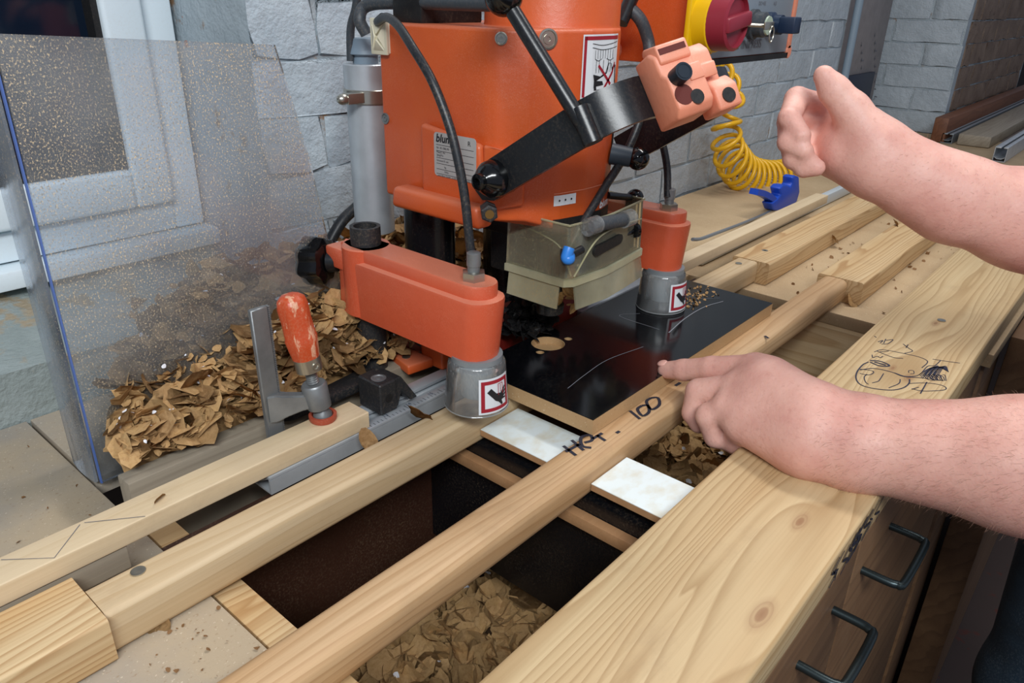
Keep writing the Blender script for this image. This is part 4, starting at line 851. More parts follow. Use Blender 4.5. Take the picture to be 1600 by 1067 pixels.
b = BM(); lathe(b, V(yk.x + .002, cy0 - .010, yk.z), -Y, [(0, .034), (.016, .033), (.018, .030)], 32); obj('switch_collar', b, M_yel, cb)
b = BM(); lathe(b, V(yk.x + .002, cy0 - .026, yk.z), -Y, [(0, .0315), (.022, .0305), (.024, .027), (.019, .026)], 36); mk_ = Matrix.Translation(V(yk.x + .002, cy0 - .046, yk.z)) @ Matrix.Rotation(-.15, 4, 'Y'); box(b, -.028, .028, -.008, .006, -.008, .008, .003, mat=mk_); obj('rotary_knob', b, M_maroon, cb)
for (u, v, r, mm) in ((1143, 38, .014, M_blk2), (1174, 38, .015, M_rubg)):
    p = cp(u, v); b = BM(); lathe(b, V(p.x, cy0 - .003, p.z), -Y, [(0, r + .003), (.006, r + .003), (.007, r), (.018, r), (.020, r - .003)], 28); pb_ = obj('push_button', b, mm, cb)
p = cp(1176, 39); b = BM(); lathe(b, V(p.x, cy0 - .023, p.z), -Y, [(0, .0115), (.002, .011)], 24); obj('button_cap', b, plain('pale_green_cap', 'a9b8a4', .4), cb)  # pale green button cap, plain colour
p = cp(1146, 38); b = BM(); kz = p.z; cyl(b, V(p.x, cy0 - .022, kz), V(p.x + .014, cy0 - .040, kz - .0005), .0022); box(b, p.x + .004, p.x + .03, cy0 - .042, cy0 - .040, kz - .005, kz + .004, .0005); tube(b, [V(p.x + .024 + .006 * math.sin(a), cy0 - .043, kz - .010 + .009 * math.cos(a)) for a in [k * PI / 8 for k in range(17)]], .0008, 6, sm=False); obj('key', b, M_zinc, cb)
p = cp(1200, 38); b = BM(); lathe(b, V(p.x - .002, cy0 - .003, p.z), -Y, [(0, .015), (.008, .015), (.010, .012), (.02, .012)], 24); box(b, p.x - .013, p.x + .009, cy0 - .044, cy0 - .022, p.z - .010, p.z + .010, .002); obj('selector_switch', b, plain('dark_blue_plastic', '1c2c44', .4), cb)
b = BM(); box(b, p.x + .0092, p.x + .0097, cy0 - .043, cy0 - .041, p.z - .007, p.z + .005); obj('pointer_mark', b, M_white, cb)
p = cp(1133, 78); text('blum', .017, V(p.x, cy0 - .003, p.z), X, Z, M_ink, cb, 'lettering', .0006, .0004, .15); p = cp(1152, 77); text('MINIPRESS', .015, V(p.x, cy0 - .003, p.z), X, Z, M_inkg, cb, 'lettering', .0006)
for i, u in enumerate((1155, 1185, 1208)): p = cp(u, 8); text(('INI.A3', 'DO+RE', 'A.B')[i], .0065, V(p.x, cy0 - .003, p.z), X, Z, M_inkg, cb, 'lettering', .0006)

# ---------------------------------------------------------------- hold-down clamps
def hold_down(xc, label, side):
    yc, rk = .463, .031
    hd = thing('hold_down_clamp', label, 'clamp', (xc, .60, 0), 'hold-down clamps either side of the drill'); w2 = .024
    def outline(wf, grow=0, y0=.442, y1=.655):
        pts = []
        for k in range(9): a = -PI + PI * k / 8; pts.append((xc + (wf + grow) * math.cos(a), y0 + .020 + (.020 + grow) * math.sin(a)))
        pts += [(xc + wf + grow, y1 - .02), (xc + wf * .7 + grow, y1 + grow), (xc - wf * .7 - grow, y1 + grow), (xc - wf - grow, y1 - .02)]
        return pts
    b = BM(); top = outline(.019, 0); low = outline(.0245, 0)
    zt_, zs, zb2 = .152, .138, .074
    lo = [(xc + (x - xc) * 1.0, y - (.006 if y < .47 else 0)) for x, y in low]; lob = [(xc + (x - xc) * .95, y - (.000 if y < .47 else -.004)) for x, y in low]
    q = bmesh.new(); rings(q, [[V(x, y, zt_) for x, y in [(xc + (x - xc) * .94, .455 + (y - .455) * .99) for x, y in top]], [V(x, y, zt_ - .002) for x, y in top], [V(x, y, zs + .001) for x, y in top], [V(x, y, zs - .001) for x, y in [(xc + (a - xc) * .97, c_ ) for a, c_ in lo]], [V(x, y, zs - .004) for x, y in lo], [V(x, y, zb2) for x, y in lob]]); bmesh.ops.recalc_face_normals(q, faces=q.faces[:]); add_bm(b, q)
    yp = .628; cyl(b, V(xc, yp, zb2), V(xc, yp, zt_), .0265, seg=28, bev=.0015); box(b, xc - .022, xc + .022, yp + .01, yp + .045, zt_ - .03, zt_ - .006, .003)
    obj('arm', b, M_or2, hd, 40)
    b = BM(); lathe(b, V(xc, yp, -.0), Z, [(0, .0165), (.172, .0165), (.172, .0125), (.165, .0125)], 28); obj('pole', b, M_iron, hd)
    b = BM(); lathe(b, V(xc, yc, zb2 - .006), Z, [(0, .0262), (.008, .0262)], 28); cyl(b, V(xc, yc, .03), V(xc, yc, zb2), .016); obj('cylinder', b, plain('grey_rod', '8d9498', .4, .3) if side < 0 else bpy.data.materials['grey_rod'], hd)
    b = BM(); lathe(b, V(xc, yc, .0185), Z, [(0, .0325), (.001, .033), (.046, .0295), (.050, .0285), (.052, .0265), (.0505, .0262), (.048, .0275), (.044, .0283), (.001, .0315), (0, .0325)], 48, cap=False); cup = obj('clear_cup', b, M_cup, hd, 50, label='clear plastic cup')
    b = BM(); lathe(b, V(xc, yc, .0183), Z, [(0, .0325), (.0012, .0333), (.0022, .0326)], 48, cap=False); obj('cup_rim', b, clear('cup_rim', 'e8ecee', .6, 'd0d4d4', 0) if side < 0 else bpy.data.materials['cup_rim'], cup)
    # sticker wrapped round the cup
    a0 = -2.32 if side < 0 else -2.28; a1 = a0 + 1.20; zs0, zs1 = .0225, .0600
    def CP(u, v, off): a = a0 + (a1 - a0) * u; z = zs0 + (zs1 - zs0) * v; rr = .033 - (z - .0195) / .045 * .0035 + off; return V(xc + rr * math.cos(a), yc + rr * math.sin(a), z)
    def patch(b, u0, u1, v0, v1, off, n=10):
        c_ = [[b.verts.new(CP(u0 + (u1 - u0) * i / n, v, off)) for v in (v0, v1)] for i in range(n + 1)]
        for i in range(n): b.faces.new((c_[i][0], c_[i + 1][0], c_[i + 1][1], c_[i][1]))
    b = BM(); patch(b, 0, 1, 0, 1, .0005); stk = obj('warning_label', b, M_white, hd, smooth=0, label='white square label with red border and hand')
    b = BM(); 
    for r4 in ((.06, .94, .06, .16), (.06, .94, .84, .94), (.06, .16, .16, .84), (.84, .94, .16, .84)): patch(b, *r4, .0009)
    for ln in (((.56, .80), (.56, .48)), ((.72, .80), (.72, .48)), ((.56, .80), (.72, .80)), ((.64, .78), (.64, .55))):
        stroke(b, [CP(*ln[0], .0009), CP(*ln[1], .0009)], (CP(.5, .5, 1) - CP(.5, .5, 0)), .0007, .0002, sm=False)
    obj('red_print', b, M_inkr, stk, smooth=0)
    b = BM()
    def cpoly(pts): f = b.faces.new([b.verts.new(CP(u, v, .0010)) for u, v in pts]); bmesh.ops.triangulate(b, faces=[f])
    cpoly([(.22, .62), (.34, .72), (.50, .54), (.66, .52), (.72, .34), (.60, .26), (.46, .34)])
    for pts in ([(.64, .52), (.80, .68), (.84, .65), (.70, .46)], [(.66, .47), (.84, .58), (.86, .54), (.70, .41)], [(.68, .42), (.85, .47), (.86, .43), (.70, .36)], [(.68, .38), (.82, .36), (.82, .32), (.66, .31)], [(.56, .28), (.66, .16), (.70, .19), (.66, .32)]): cpoly(pts)
    obj('hand_pictogram', b, M_ink, stk, smooth=0)
    b = BM(); lathe(b, V(xc, yc + .004, zt_), Z, [(0, .0118), (.008, .0118), (.0085, .0105)], 6); obj('hex_nut', b, M_zinc, hd, 30)
    b = BM(); lathe(b, V(xc, yc + .004, zt_ + .0085), Z, [(0, .006), (.005, .006), (.0055, .0068), (.018, .0068), (.019, .005)], 20); obj('hose_fitting', b, M_steel, hd)
    if side < 0:
        kb = V(xc - .012, .664, .126); b = BM(); d_ = V(-.45, .9, -.05).normalized(); cyl(b, V(xc - .004, .648, .127), kb + d_ * .014, .0055); cyl(b, kb, kb + d_ * .010, .0115, .013); obj('knob_stem', b, M_blk, hd)
        b = BM(); lathe(b, kb + d_ * .012, d_, [(0, .018), (.003, .0245), (.024, .0265), (.028, .0245), (.0285, .019), (.0265, .0185), (.0265, .0001)], 42, rfun=lambda k, n: 1 + .075 * math.cos(7 * 2 * PI * k / n)); obj('clamp_knob', b, M_gloss, hd, 35)
        b = BM(); q_ = V(xc - .012, .585, .118); lathe(b, V(xc, .655, .147), V(-.2, .5, 0), [(0, .004), (.006, .004)], 8); obj('rib', b, M_or2, hd)
    else:
        b = BM(); q = V(xc + .03, .62, .148); box(b, q.x - .011, q.x + .011, q.y - .02, q.y - .012, q.z - .02, q.z + .035, .004, 3); obj('flap_bracket', b, plain('dark_brown_plastic', '2e1410', .4), hd)
    return hd
hold_down(.49, 'orange hold-down clamp arm with black knob on the left of the drill', -1)
hold_down(.855, 'orange hold-down clamp arm on the right, its clear cup on the panel', 1)

# stop block on the fence
sb = thing('stop_block', 'black cast stop block seated on the ruler fence below the left clamp arm', 'stop block', (.445, .55, 0))
bx0 = at(575, 640, z=0); b = BM(); prism(b, [V(.424, .536, .0008), V(.424, .536, .036), V(.424, .572, .036), V(.424, .572, .0008)], V(.022, 0, 0), .0015, 1); prism(b, [V(.446, .540, .0008), V(.446, .540, .034), V(.456, .540, .034), V(.478, .540, .0008), V(.468, .540, .0008), V(.456, .540, .016), V(.451, .540, .0008)], V(0, .03, 0), .001, 1); obj('block', b, M_iron, sb, 30)
b = BM(); lathe(b, V(.435, .551, .036), Z, [(0, .008), (.0006, .008), (.0008, .006), (.0002, .0055), (.0002, .003), (.001, .0029)], 20); obj('set_screw', b, M_steel, sb); b = BM(); lathe(b, V(.435, .536, .018), -Y, [(0, .0048), (.0004, .0048)], 16); obj('bore', b, M_blk2, sb)
# black T-handle and ball behind the pole
tb = thing('locking_lever', 'black locking lever behind the left clamp pole above the shavings', 'lever', (.53, .66, .03))
ta, te = at(512, 503, y=.70), at(612, 528, y=.64); b = BM(); strap(b, [ta, ta.lerp(te, .5), te], Z, .014, .012, sm=False); ball(b, ta, .0072, Z, 14); obj('grip', b, M_gloss, tb)
b = BM(); cyl(b, te + V(0, 0, -.055), te + V(0, 0, .006), .015, seg=20, bev=.002); obj('hub', b, M_blk, tb)
kb_ = at(565, 591, y=.62); b = BM(); ball(b, kb_, .0125); cyl(b, kb_, kb_ + V(.04, 0, 0), .004); tag(obj('ball_handle', b, M_gloss), 'glossy black ball handle behind the black stop block', 'knob')
b = BM(); p1, p2, p3, p4 = at(455, 650, y=.585), at(560, 640, y=.60), at(580, 618, y=.61), at(500, 625, y=.62); prism(b, [V(p1.x, .583, .008), V(.452, .583, .008), V(.470, .60, .008), V(.46, .612, .008), V(.40, .606, .008), V(p1.x - .02, .60, .008)], V(0, 0, .010), .002, 2)
tag(obj('swivel_bracket', b, M_iron), 'flat dark metal bracket lying behind the bar clamp screw', 'bracket')

# ---------------------------------------------------------------- F clamp
fc = thing('bar_clamp', 'steel bar clamp with worn red wooden handle holding the pale batten', 'clamp', (.345, .56, .0185))
yb3 = .572; bt = at(405, 480, y=yb3); bb = at(443, 690, y=yb3)
M_barst = M_steel
mkb = Matrix.Identity(4)
b = BM(); prism(b, [V(bt.x - .0085, yb3 - .0028, -.03), V(bt.x + .0085, yb3 - .0028, -.03), V(bt.x + .0085, yb3 + .0028, -.03), V(bt.x - .0085, yb3 + .0028, -.03)], V(-.002, 0, bt.z + .03), .001, 1)
for i in range(70): box(b, bt.x + .0068, bt.x + .0090, yb3 - .0026, yb3 + .0026, .01 + i * .0019, .0108 + i * .0019)
obj('bar', b, M_steel, fc)
sc_ = at(505, 655, z=.0185); sx_, sy_ = sc_.x, sc_.y
M_redw = NT('worn_red_lacquer'); t = M_redw; c = t.mix(t.ramp(t.noise(t.mapping((1, 1, .35)), 90, 5, .65), [(.55, 0.0), (.6, 1.0)]), 'c04a24', 'dca888'); c = t.mix(t.ramp(t.noise(t.co, 500, 3), [(.45, 0.0), (.6, .5)]), c, 'c06848'); t.base(c); t.p.inputs['Roughness'].default_value = .35; t.bump(t.noise(t.co, 400, 3), .3, .0006); M_redw = t.m
hb = V(sx_, sy_, .0185); ht = at(447, 455, x=hb.x) ; ax = (at(452, 460, y=sy_ + .012) - hb); L3 = ax.length; ax.normalize()
b = BM(); lathe(b, hb + Z * .0002, Z, [(0, .0125), (.002, .0135), (.006, .0135), (.0062, .0105), (.003, .0100)], 28); obj('pad', b, plain('red_pad', 'a5452e', .5, dust=.4), fc, label='red rubber pad')
b = BM(); lathe(b, hb + Z * .0035, Z, [(0, .0095), (.004, .009), (.008, .006), (.011, .005)], 20); obj('swivel_foot', b, M_steel, fc)
b = BM(); n_ = 150; pr = []
lathe(b, hb + ax * .008, ax, [(0, .0045)] + [(i * .0022 / 2, .0045 + (.0012 if i % 2 else 0)) for i in range(1, int((L3 * .50) / .0011))], 16); obj('spindle', b, M_steel, fc)
b = BM(); g0 = hb + ax * .026; lathe(b, g0 - ax * .011, ax, [(0, .0115), (.024, .0125), (.026, .011)], 20)
am = V(bt.x, yb3, g0.z - .004); d2 = (am - g0).normalized(); perp = V(-d2.y, d2.x, 0).normalized()
rr = []
for k, (wd3, hh) in enumerate(((.006, .009), (.005, .008), (.0055, .0115), (.0065, .0145), (.0065, .0145))):
    q = (g0 - Z * .002).lerp(am - d2 * .0, (0, .3, .7, .9, 1.12)[k]); rr.append([q + perp * wd3 + Z * hh, q - perp * wd3 + Z * hh, q - perp * wd3 - Z * hh, q + perp * wd3 - Z * hh])
q = bmesh.new(); rings(q, rr); bmesh.ops.recalc_face_normals(q, faces=q.faces[:]); bmesh.ops.bevel(q, geom=q.edges[:], offset=.0015, segments=2, affect='EDGES'); add_bm(b, q); obj('sliding_jaw', b, M_steel, fc, 45)
hs0 = L3 * .43; b = BM(); lathe(b, hb + ax * (hs0 - .001), ax, [(0, .0125), (.0135, .0128)], 28); lathe(b, hb + ax * (hs0 + .006) - Y * .0122, -Y, [(0, .004), (.0015, .004), (.0015, .002), (.0005, .0015)], 14); obj('ferrule', b, M_zinc, fc)
HL = L3 - hs0 - .0125; b = BM(); lathe(b, hb + ax * (hs0 + .0125), ax, [(0, .0125), (.01, .0138), (.02, .0150), (HL * .35, .0142), (HL * .6, .0136), (HL * .82, .0140), (HL * .93, .0125), (HL * .985, .0085), (HL, .004)], 40, rfun=lambda k, n: 1 + .035 * math.cos(6 * 2 * PI * k / n)); obj('wooden_handle', b, M_redw, fc, 40, label='worn red lacquered wooden handle')

# ---------------------------------------------------------------- air hose, air gun, rod
hb_ = BM(); ctrl = [at(1118, 95, y=.80), at(1142, 150, y=.80), at(1135, 200, y=.80), at(1140, 240, y=.80), at(1165, 272, y=.80), at(1205, 280, y=.79), at(1250, 270, y=.78), at(1310, 255, y=.77)]
sp = smooth_path(ctrl, 60); acc = [0]
for i in range(1, len(sp)): acc.append(acc[-1] + (sp[i] - sp[i - 1]).length)
T = acc[-1]; pts = []; turns = 30; u = V(0, -1, 0); N = turns * 22; j = 0
for i in range(N + 1):
    s = T * (i / N) ** .85; 
    while j < len(acc) - 2 and acc[j + 1] < s: j += 1
    f = (s - acc[j]) / max(1e-9, acc[j + 1] - acc[j]); p = sp[j].lerp(sp[j + 1], min(f, 1)); d = (sp[j + 1] - sp[j]).normalized(); u = (u - d * u.dot(d)).normalized(); v = d.cross(u)
    a = 2 * PI * turns * i / N; rc = .046 * min(1, .5 + i / N * 2); pts.append(p + (u * math.cos(a) * .8 + v * math.sin(a)) * rc)
tube(hb_, pts, .0056, 8, sm=False); tag(obj('coiled_air_hose', hb_, M_hose, smooth=80), 'yellow coiled air hose hanging below the control box to the worktop', 'hose')
ag = thing('air_gun', 'blue plastic air blow gun lying on the worktop below the yellow hose', 'air gun', (1.75, .68, -.037))
yg = .64; G = [at(u, v, y=yg) for u, v in ((1210, 329), (1206, 318), (1216, 310), (1221, 304), (1219, 295), (1224, 289), (1231, 289), (1236, 292), (1239, 286), (1239, 277), (1243, 274), (1249, 276), (1250, 300), (1246, 314), (1238, 326), (1226, 331))]
b = BM(); prism(b, G, V(0, .026, 0), .004, 3); obj('body', b, M_blue, ag, 50)
b = BM(); strap(b, [at(u, v, y=yg + .012) for u, v in ((1178, 299), (1190, 302), (1202, 309), (1210, 318), (1216, 326))], Y, .020, .013); obj('lever', b, M_blue, ag, 50)
b = BM(); tube(b, [at(1222, 322, y=.655), at(1170, 345, y=.64), at(1120, 364, y=.60), at(1095, 373, y=.585), at(1082, 374, y=.58)], .0032, 8); obj('nozzle_tube', b, M_alud, ag)
b = BM(); box(b, 1.2, 2.3, .575, .592, -.036, -.012, .002); tag(obj('white_conduit', b, plain('white_trunking', 'c4ccd0', .4)), 'thin pale grey conduit behind the grey-grained board', 'conduit')
# far clutter
b = BM(); box(b, 2.66, 3.12, .90, .925, -.036, .9, .002); bd = tag(obj('leaning_board', b, plain('grey_card', '8b8584', .7, var=.15)), 'tall grey board with vertical printing standing behind the raised hand', 'board')
b = BM(); lt = None
text('OPEN THIS SIDE  . . .', .03, at(1352, 150, y=.899) , -Z, X, M_inkg, bd, 'faded_print', .001) if False else None
b.free()
for (u, v, n_, sz) in ((1366, 55, 9, .011), (1345, 70, 5, .010)):
    b = BM()
    for k in range(n_): p = at(u, v + k * 12, y=.8995); stroke(b, [p, p + V(.012 + .01 * (k % 3), 0, -.003)], -Y, .004, .0006, sm=False); stroke(b, [p + V(.006, 0, .008), p + V(.006, 0, -.008)], -Y, .003, .0006, sm=False)
    obj('faded_print', b, M_inkg, bd, smooth=0)
p = at(1316, 130, y=.89); q = at(1352, 175, y=.89); b = BM(); box(b, p.x, q.x, .885, .898, q.z, p.z + .02, .001); tag(obj('navy_card', b, plain('navy', '1c2438', .5)), 'small dark navy square card on the grey leaning board', 'card')
b = BM(); cyl(b, V(2.625, .855, -.036), V(2.625, .855, 1.2), .012); tag(obj('wall_conduit', b, M_greyp), 'thin grey conduit rising on the wall beside the grey board', 'pipe')
b = BM(); box(b, 3.0, 5.2, .60, .645, -.037, .045, .004); tag(obj('brown_beam', b, M_brown), 'reddish brown beam along the far brick wall', 'timber')
b = BM(); box(b, 3.0, 5.2, .46, .56, -.037, .0, .004); tag(obj('far_board', b, M_greyw), 'flat grey-brown board beside the reddish beam on the far bench', 'timber')
for i, (ya, lb_) in enumerate(((.575, 'dark metal profile lying against the reddish beam'), (.37, 'silver slotted aluminium profile at the far right of the bench'))):
    b = BM(); x0_ = 3.0 if i == 0 else 2.75; extrusion(b, x0_, 5.2, ya, ya + .035, -.037, -.004 + .012 * i); tag(obj('metal_profile', b, (M_alud, M_alu)[i]), lb_, 'metal profile')

# ---------------------------------------------------------------- cabinet with drawers
cbn = thing('drawer_cabinet', 'brown wooden cabinet with steel bow handles under the broad plank', 'cabinet', (.6, .3, -.94))
b = BM(); box(b, -.3, 1.17, .135, .149, -.94, -.062); obj('carcass', b, M_cab, cbn)
for (x0_, x1_, z0_, z1_) in ((.652, 1.165, -.94, -.0625), (.10, .645, -.94, -.0625)):
    b = BM(); box(b, x0_, x1_, .112, .134, z0_, z1_, .002); d_ = obj('drawer_front' if 0 else 'door', b, M_cab, cbn)
    hx0, hx1, hzz = ((.687, .781, -.122) if x0_ > .5 else (.516, .600, -.112))
    b = BM(); tube(b, [V(hx0, .112, hzz), V(hx0, .088, hzz), V(hx0 + .002, .079, hzz), V(hx0 + .010, .074, hzz), V(hx1 - .010, .074, hzz), V(hx1 - .002, .079, hzz), V(hx1, .088, hzz), V(hx1, .112, hzz)], .0042, 12, 4); obj('handle', b, M_hand, d_)
b = BM(); box(b, 1.30, 2.3, .048, .10, -.94, -.06, .002); obj('side_cabinet', b, M_cab, cbn)
b = BM(); box(b, 1.172, 1.31, .108, .145, -.94, -.062, .002); obj('filler_panel', b, M_cab, cbn)

# ---------------------------------------------------------------- person: smooth body from blended tapered limbs (surface nets)
def sdf_mesh(cones, ell, h, k0):
    """cones: (a, b, ra, rb, k); returns verts, quads"""
    A = np.array([c[0] for c in cones] + [c[1] for c in cones]); rm = max(max(c[2], c[3]) for c in cones) + .02
    lo = A.min(0) - rm; hi = A.max(0) + rm; n = np.ceil((hi - lo) / h).astype(int) + 1
    D = np.full(n, 1e3, dtype=np.float32)
    gx = [lo[i] + h * np.arange(n[i]) for i in range(3)]
    for (a, b_, ra, rb_, k) in cones:
        a = np.array(a); b_ = np.array(b_); m = max(ra, rb_) + .03
        l_ = np.maximum(((np.minimum(a, b_) - m - lo) / h).astype(int), 0); u_ = np.minimum(((np.maximum(a, b_) + m - lo) / h).astype(int) + 1, n)
        sl = tuple(slice(l_[i], u_[i]) for i in range(3)); Xg, Yg, Zg = np.meshgrid(gx[0][sl[0]], gx[1][sl[1]], gx[2][sl[2]], indexing='ij')
        P = np.stack([Xg, Yg, Zg], -1) - a; ab = b_ - a; L2 = max((ab ** 2).sum(), 1e-9); t_ = np.clip((P @ ab) / L2, 0, 1); d = np.linalg.norm(P - t_[..., None] * ab, axis=-1) - (ra + (rb_ - ra) * t_)
        old = D[sl]; k = k or k0; hh = np.clip(.5 + .5 * (old - d) / k, 0, 1); D[sl] = np.where(old > 10, d, old * (1 - hh) + d * hh - k * hh * (1 - hh))
    D[D > 10] = .05
    S = D < 0
    idx = -np.ones(np.array(n) - 1, dtype=np.int64); acc_ = np.zeros(tuple(np.array(n) - 1) + (3,)); cnt = np.zeros(np.array(n) - 1)
    c8 = [(i, j, k) for i in (0, 1) for j in (0, 1) for k in (0, 1)]
    def sub(Ar, o): return Ar[o[0]:Ar.shape[0] - 1 + o[0], o[1]:Ar.shape[1] - 1 + o[1], o[2]:Ar.shape[2] - 1 + o[2]]
    for a in c8:
        for ax_ in range(3):
            if a[ax_] == 0:
                c = list(a); c[ax_] = 1; d0, d1 = sub(D, a), sub(D, c); cr_ = (d0 < 0) != (d1 < 0); t_ = np.where(cr_, d0 / np.where(cr_, d0 - d1, 1), 0)
                for q in range(3): acc_[..., q] += np.where(cr_, a[q] + (t_ if q == ax_ else 0), 0)
                cnt += cr_
    m = cnt > 0; idx[m] = np.arange(m.sum()); I = np.argwhere(m); Vt = lo + h * (I + acc_[m] / cnt[m][:, None]); Q = []
    for ax_ in range(3):
        o = [0, 0, 0]; o[ax_] = 1; a = S[:S.shape[0] - o[0], :S.shape[1] - o[1], :S.shape[2] - o[2]]; b2 = S[o[0]:, o[1]:, o[2]:]; E_ = np.argwhere(a != b2)
        u_, v_ = [(1, 2), (2, 0), (0, 1)][ax_]; du = np.zeros(3, int); du[u_] = 1; dv_ = np.zeros(3, int); dv_[v_] = 1
        E_ = E_[(E_[:, u_] > 0) & (E_[:, v_] > 0)]
        f = lambda e: idx[e[:, 0], e[:, 1], e[:, 2]]
        q = np.stack([f(E_ - du - dv_), f(E_ - dv_), f(E_), f(E_ - du)], 1); fl = S[E_[:, 0], E_[:, 1], E_[:, 2]]; q[~fl] = q[~fl][:, ::-1]; Q.append(q)
    Q = np.concatenate(Q); Q = Q[(Q >= 0).all(1)]; return Vt, Q
t = NT('skin'); M_skin = t.m
c = t.mix(t.ramp(t.noise(t.co, 22, 5, .6), [(.35, 0.0), (.68, 1.0)]), 'e3b2a2', 'd39a8c'); c = t.mix(t.math('MULTIPLY', t.ramp(t.noise(t.co, 260, 3, .6), [(.55, 0.0), (.75, 1.0)]), .3), c, 'b87a6c'); t.base(c)
t.p.inputs['Roughness'].default_value = .5; t.p.inputs['Subsurface Weight'].default_value = .15; t.p.inputs['Subsurface Radius'].default_value = (.01, .004, .002); t.p.inputs['Subsurface Scale'].default_value = .5
t.bump(t.math('ADD', t.noise(t.co, 350, 4), t.math('MULTIPLY', t.noise(t.co, 70, 4), 1.2)), .28, .0012)
cones = []
def cn(p, q, ra, rb_, k=None): cones.append((tuple(p), tuple(q), ra, rb_, k))
def fin(pts, rs, k=.004):
    for i in range(len(pts) - 1): cn(pts[i], pts[i + 1], rs[i], rs[i + 1], k)
# left hand (lower), joints from view direction + depth
A = atd
w0 = A(1285, 672, .700); w1 = A(1330, 690, .690); f1 = A(1600, 727, .62); el = V(.672, -.10, .085)
cn(w1, f1, .040, .0545, .02); cn(f1, el, .0545, .052, .02); cn(w0, w1, .036, .040, .02); cn(w0 + V(0, 0, -.004), w1, .034, .037, .02)
mI, mM, mR, mP = A(1180, 577, .765), A(1150, 606, .760), A(1135, 640, .750), A(1160, 668, .735)
for m_, r_, ww in ((mI, .0165, A(1262, 640, .705)), (mM, .017, A(1262, 660, .702)), (mR, .0165, A(1262, 680, .698)), (mP, .0155, A(1262, 695, .695))): cn(ww, m_, .027, r_, .016)
cn(A(1200, 600, .745), A(1270, 665, .700), .024, .03, .02); cn(A(1190, 650, .735), A(1250, 690, .705), .022, .027, .02)
fin([mI, A(1112, 576, .800), A(1068, 578, .826), A(1041, 578, .842)], [.0160, .0132, .0118, .0098])
fin([mM, A(1092, 612, .785), A(1083, 645, .790), A(1092, 662, .79)], [.0150, .0140, .0118, .0105], .0022)
fin([mR, A(1108, 650, .760), A(1118, 682, .765), A(1140, 690, .762)], [.0148, .0138, .0118, .0100], .0022)
fin([mP, A(1150, 690, .755), A(1160, 700, .77), A(1165, 705, .78)], [.0140, .0125, .0115, .010])
fin([A(1262, 640, .73), A(1190, 620, .79), A(1150, 630, .82), A(1130, 640, .83)], [.02, .0165, .0145, .012])   # thumb, under the far side of the palm
Vl, Ql = sdf_mesh(cones, None, .0024, .012); cones_l = cones
# right hand (upper), thumb up, fingers loosely curled
cones = []
w0 = A(1380, 250, .700); w1 = A(1430, 282, .700); wm = A(1490, 311, .700); el2 = V(.93, -.06, .16)
f1 = A(1600, 343, .700); cn(w0, w1, .029, .032, .02); cn(w1, wm, .032, .037, .02); cn(wm, f1, .037, .0430, .02); cn(f1, el2, .043, .048, .02); mI, mM, mR, mP = A(1298, 172, .745), A(1284, 196, .75), A(1280, 224, .745), A(1288, 248, .735)
for m_, r_, ww in ((mI, .0155, A(1370, 230, .705)), (mM, .016, A(1370, 240, .708)), (mR, .0155, A(1370, 250, .71)), (mP, .0145, A(1370, 260, .71))): cn(ww, m_, .022, r_, .012)
cn(A(1340, 205, .71), A(1375, 245, .70), .023, .026, .02); cn(A(1320, 240, .71), A(1365, 260, .70), .021, .025, .02)
fin([mI, A(1245, 155, .735), A(1233, 185, .705), A(1252, 212, .695)], [.0138, .0118, .0102, .0090], .003)
fin([mM, A(1233, 190, .735), A(1232, 222, .705), A(1256, 236, .697)], [.0138, .0112, .0100, .0090], .003)
fin([mR, A(1235, 222, .735), A(1240, 248, .710), A(1264, 252, .702)], [.0132, .0108, .0098, .0088], .003)
fin([mP, A(1250, 246, .725), A(1256, 262, .708), A(1276, 262, .702)], [.0118, .0098, .0090, .0082], .003)
fin([A(1362, 222, .69), A(1330, 172, .690), A(1304, 142, .688), A(1287, 118, .686)], [.023, .0155, .0126, .0094], .008)
Vr, Qr = sdf_mesh(cones, None, .0024, .012)
# shoulders, neck, head (outside the frame) on a coarser grid
cones = []
shL, shR = V(.78, -.34, .42), V(1.14, -.34, .42); ne = V(.96, -.36, .50)
cn(el, shL, .052, .062, .03); cn(el2, shR, .05, .062, .03); cn(shL, ne, .06, .06, .04); cn(shR, ne, .06, .06, .04); cn(ne, V(.96, -.33, .60), .06, .058, .03)
cn(V(.96, -.33, .66), V(.95, -.31, .72), .078, .088, .03); cn(V(.955, -.30, .62), V(.95, -.275, .60), .055, .035, .03); cn(V(.95, -.225, .66), V(.95, -.235, .69), .013, .008, .01)
cn(V(.86, -.33, .66), V(.86, -.33, .69), .016, .018, .01); cn(V(1.045, -.33, .66), V(1.045, -.33, .69), .016, .018, .01)
cn(ne - Z * .05, V(1.12, -.16, .0), .12, .12, .05)
Vb, Qb = sdf_mesh(cones, None, .008, .03)
allv = np.concatenate([Vl, Vr, Vb]); allq = np.concatenate([Ql, Qr + len(Vl), Qb + len(Vl) + len(Vr)])
me = bpy.data.meshes.new('person'); org = V(.95, -.33, -.95); me.from_pydata((allv - np.array(org)).tolist(), [], allq.tolist()); me.materials.append(M_skin); me.shade_smooth()
per = bpy.data.objects.new('person', me); C.objects.link(per); per.location = org; ORG[per.name] = org
tag(per, 'person at the right edge, one bare forearm resting on the plank, other hand raised', 'person')
sm = per.modifiers.new('smooth', 'SMOOTH'); sm.factor = .5; sm.iterations = 3
def nail(p, d, up, name='fingernail'):
    b = bmesh.new(); bmesh.ops.create_icosphere(b, subdivisions=3, radius=1); d = Vector(d).normalized(); up = Vector(up); up = (up - d * up.dot(d)).normalized(); s_2 = d.cross(up)
    for v in b.verts: v.co = Vector(p) + d * v.co.x * .0062 + s_2 * v.co.y * .0056 + up * v.co.z * .0022
    obj(name, b, plain('nail', 'dba698', .3), per, 80)
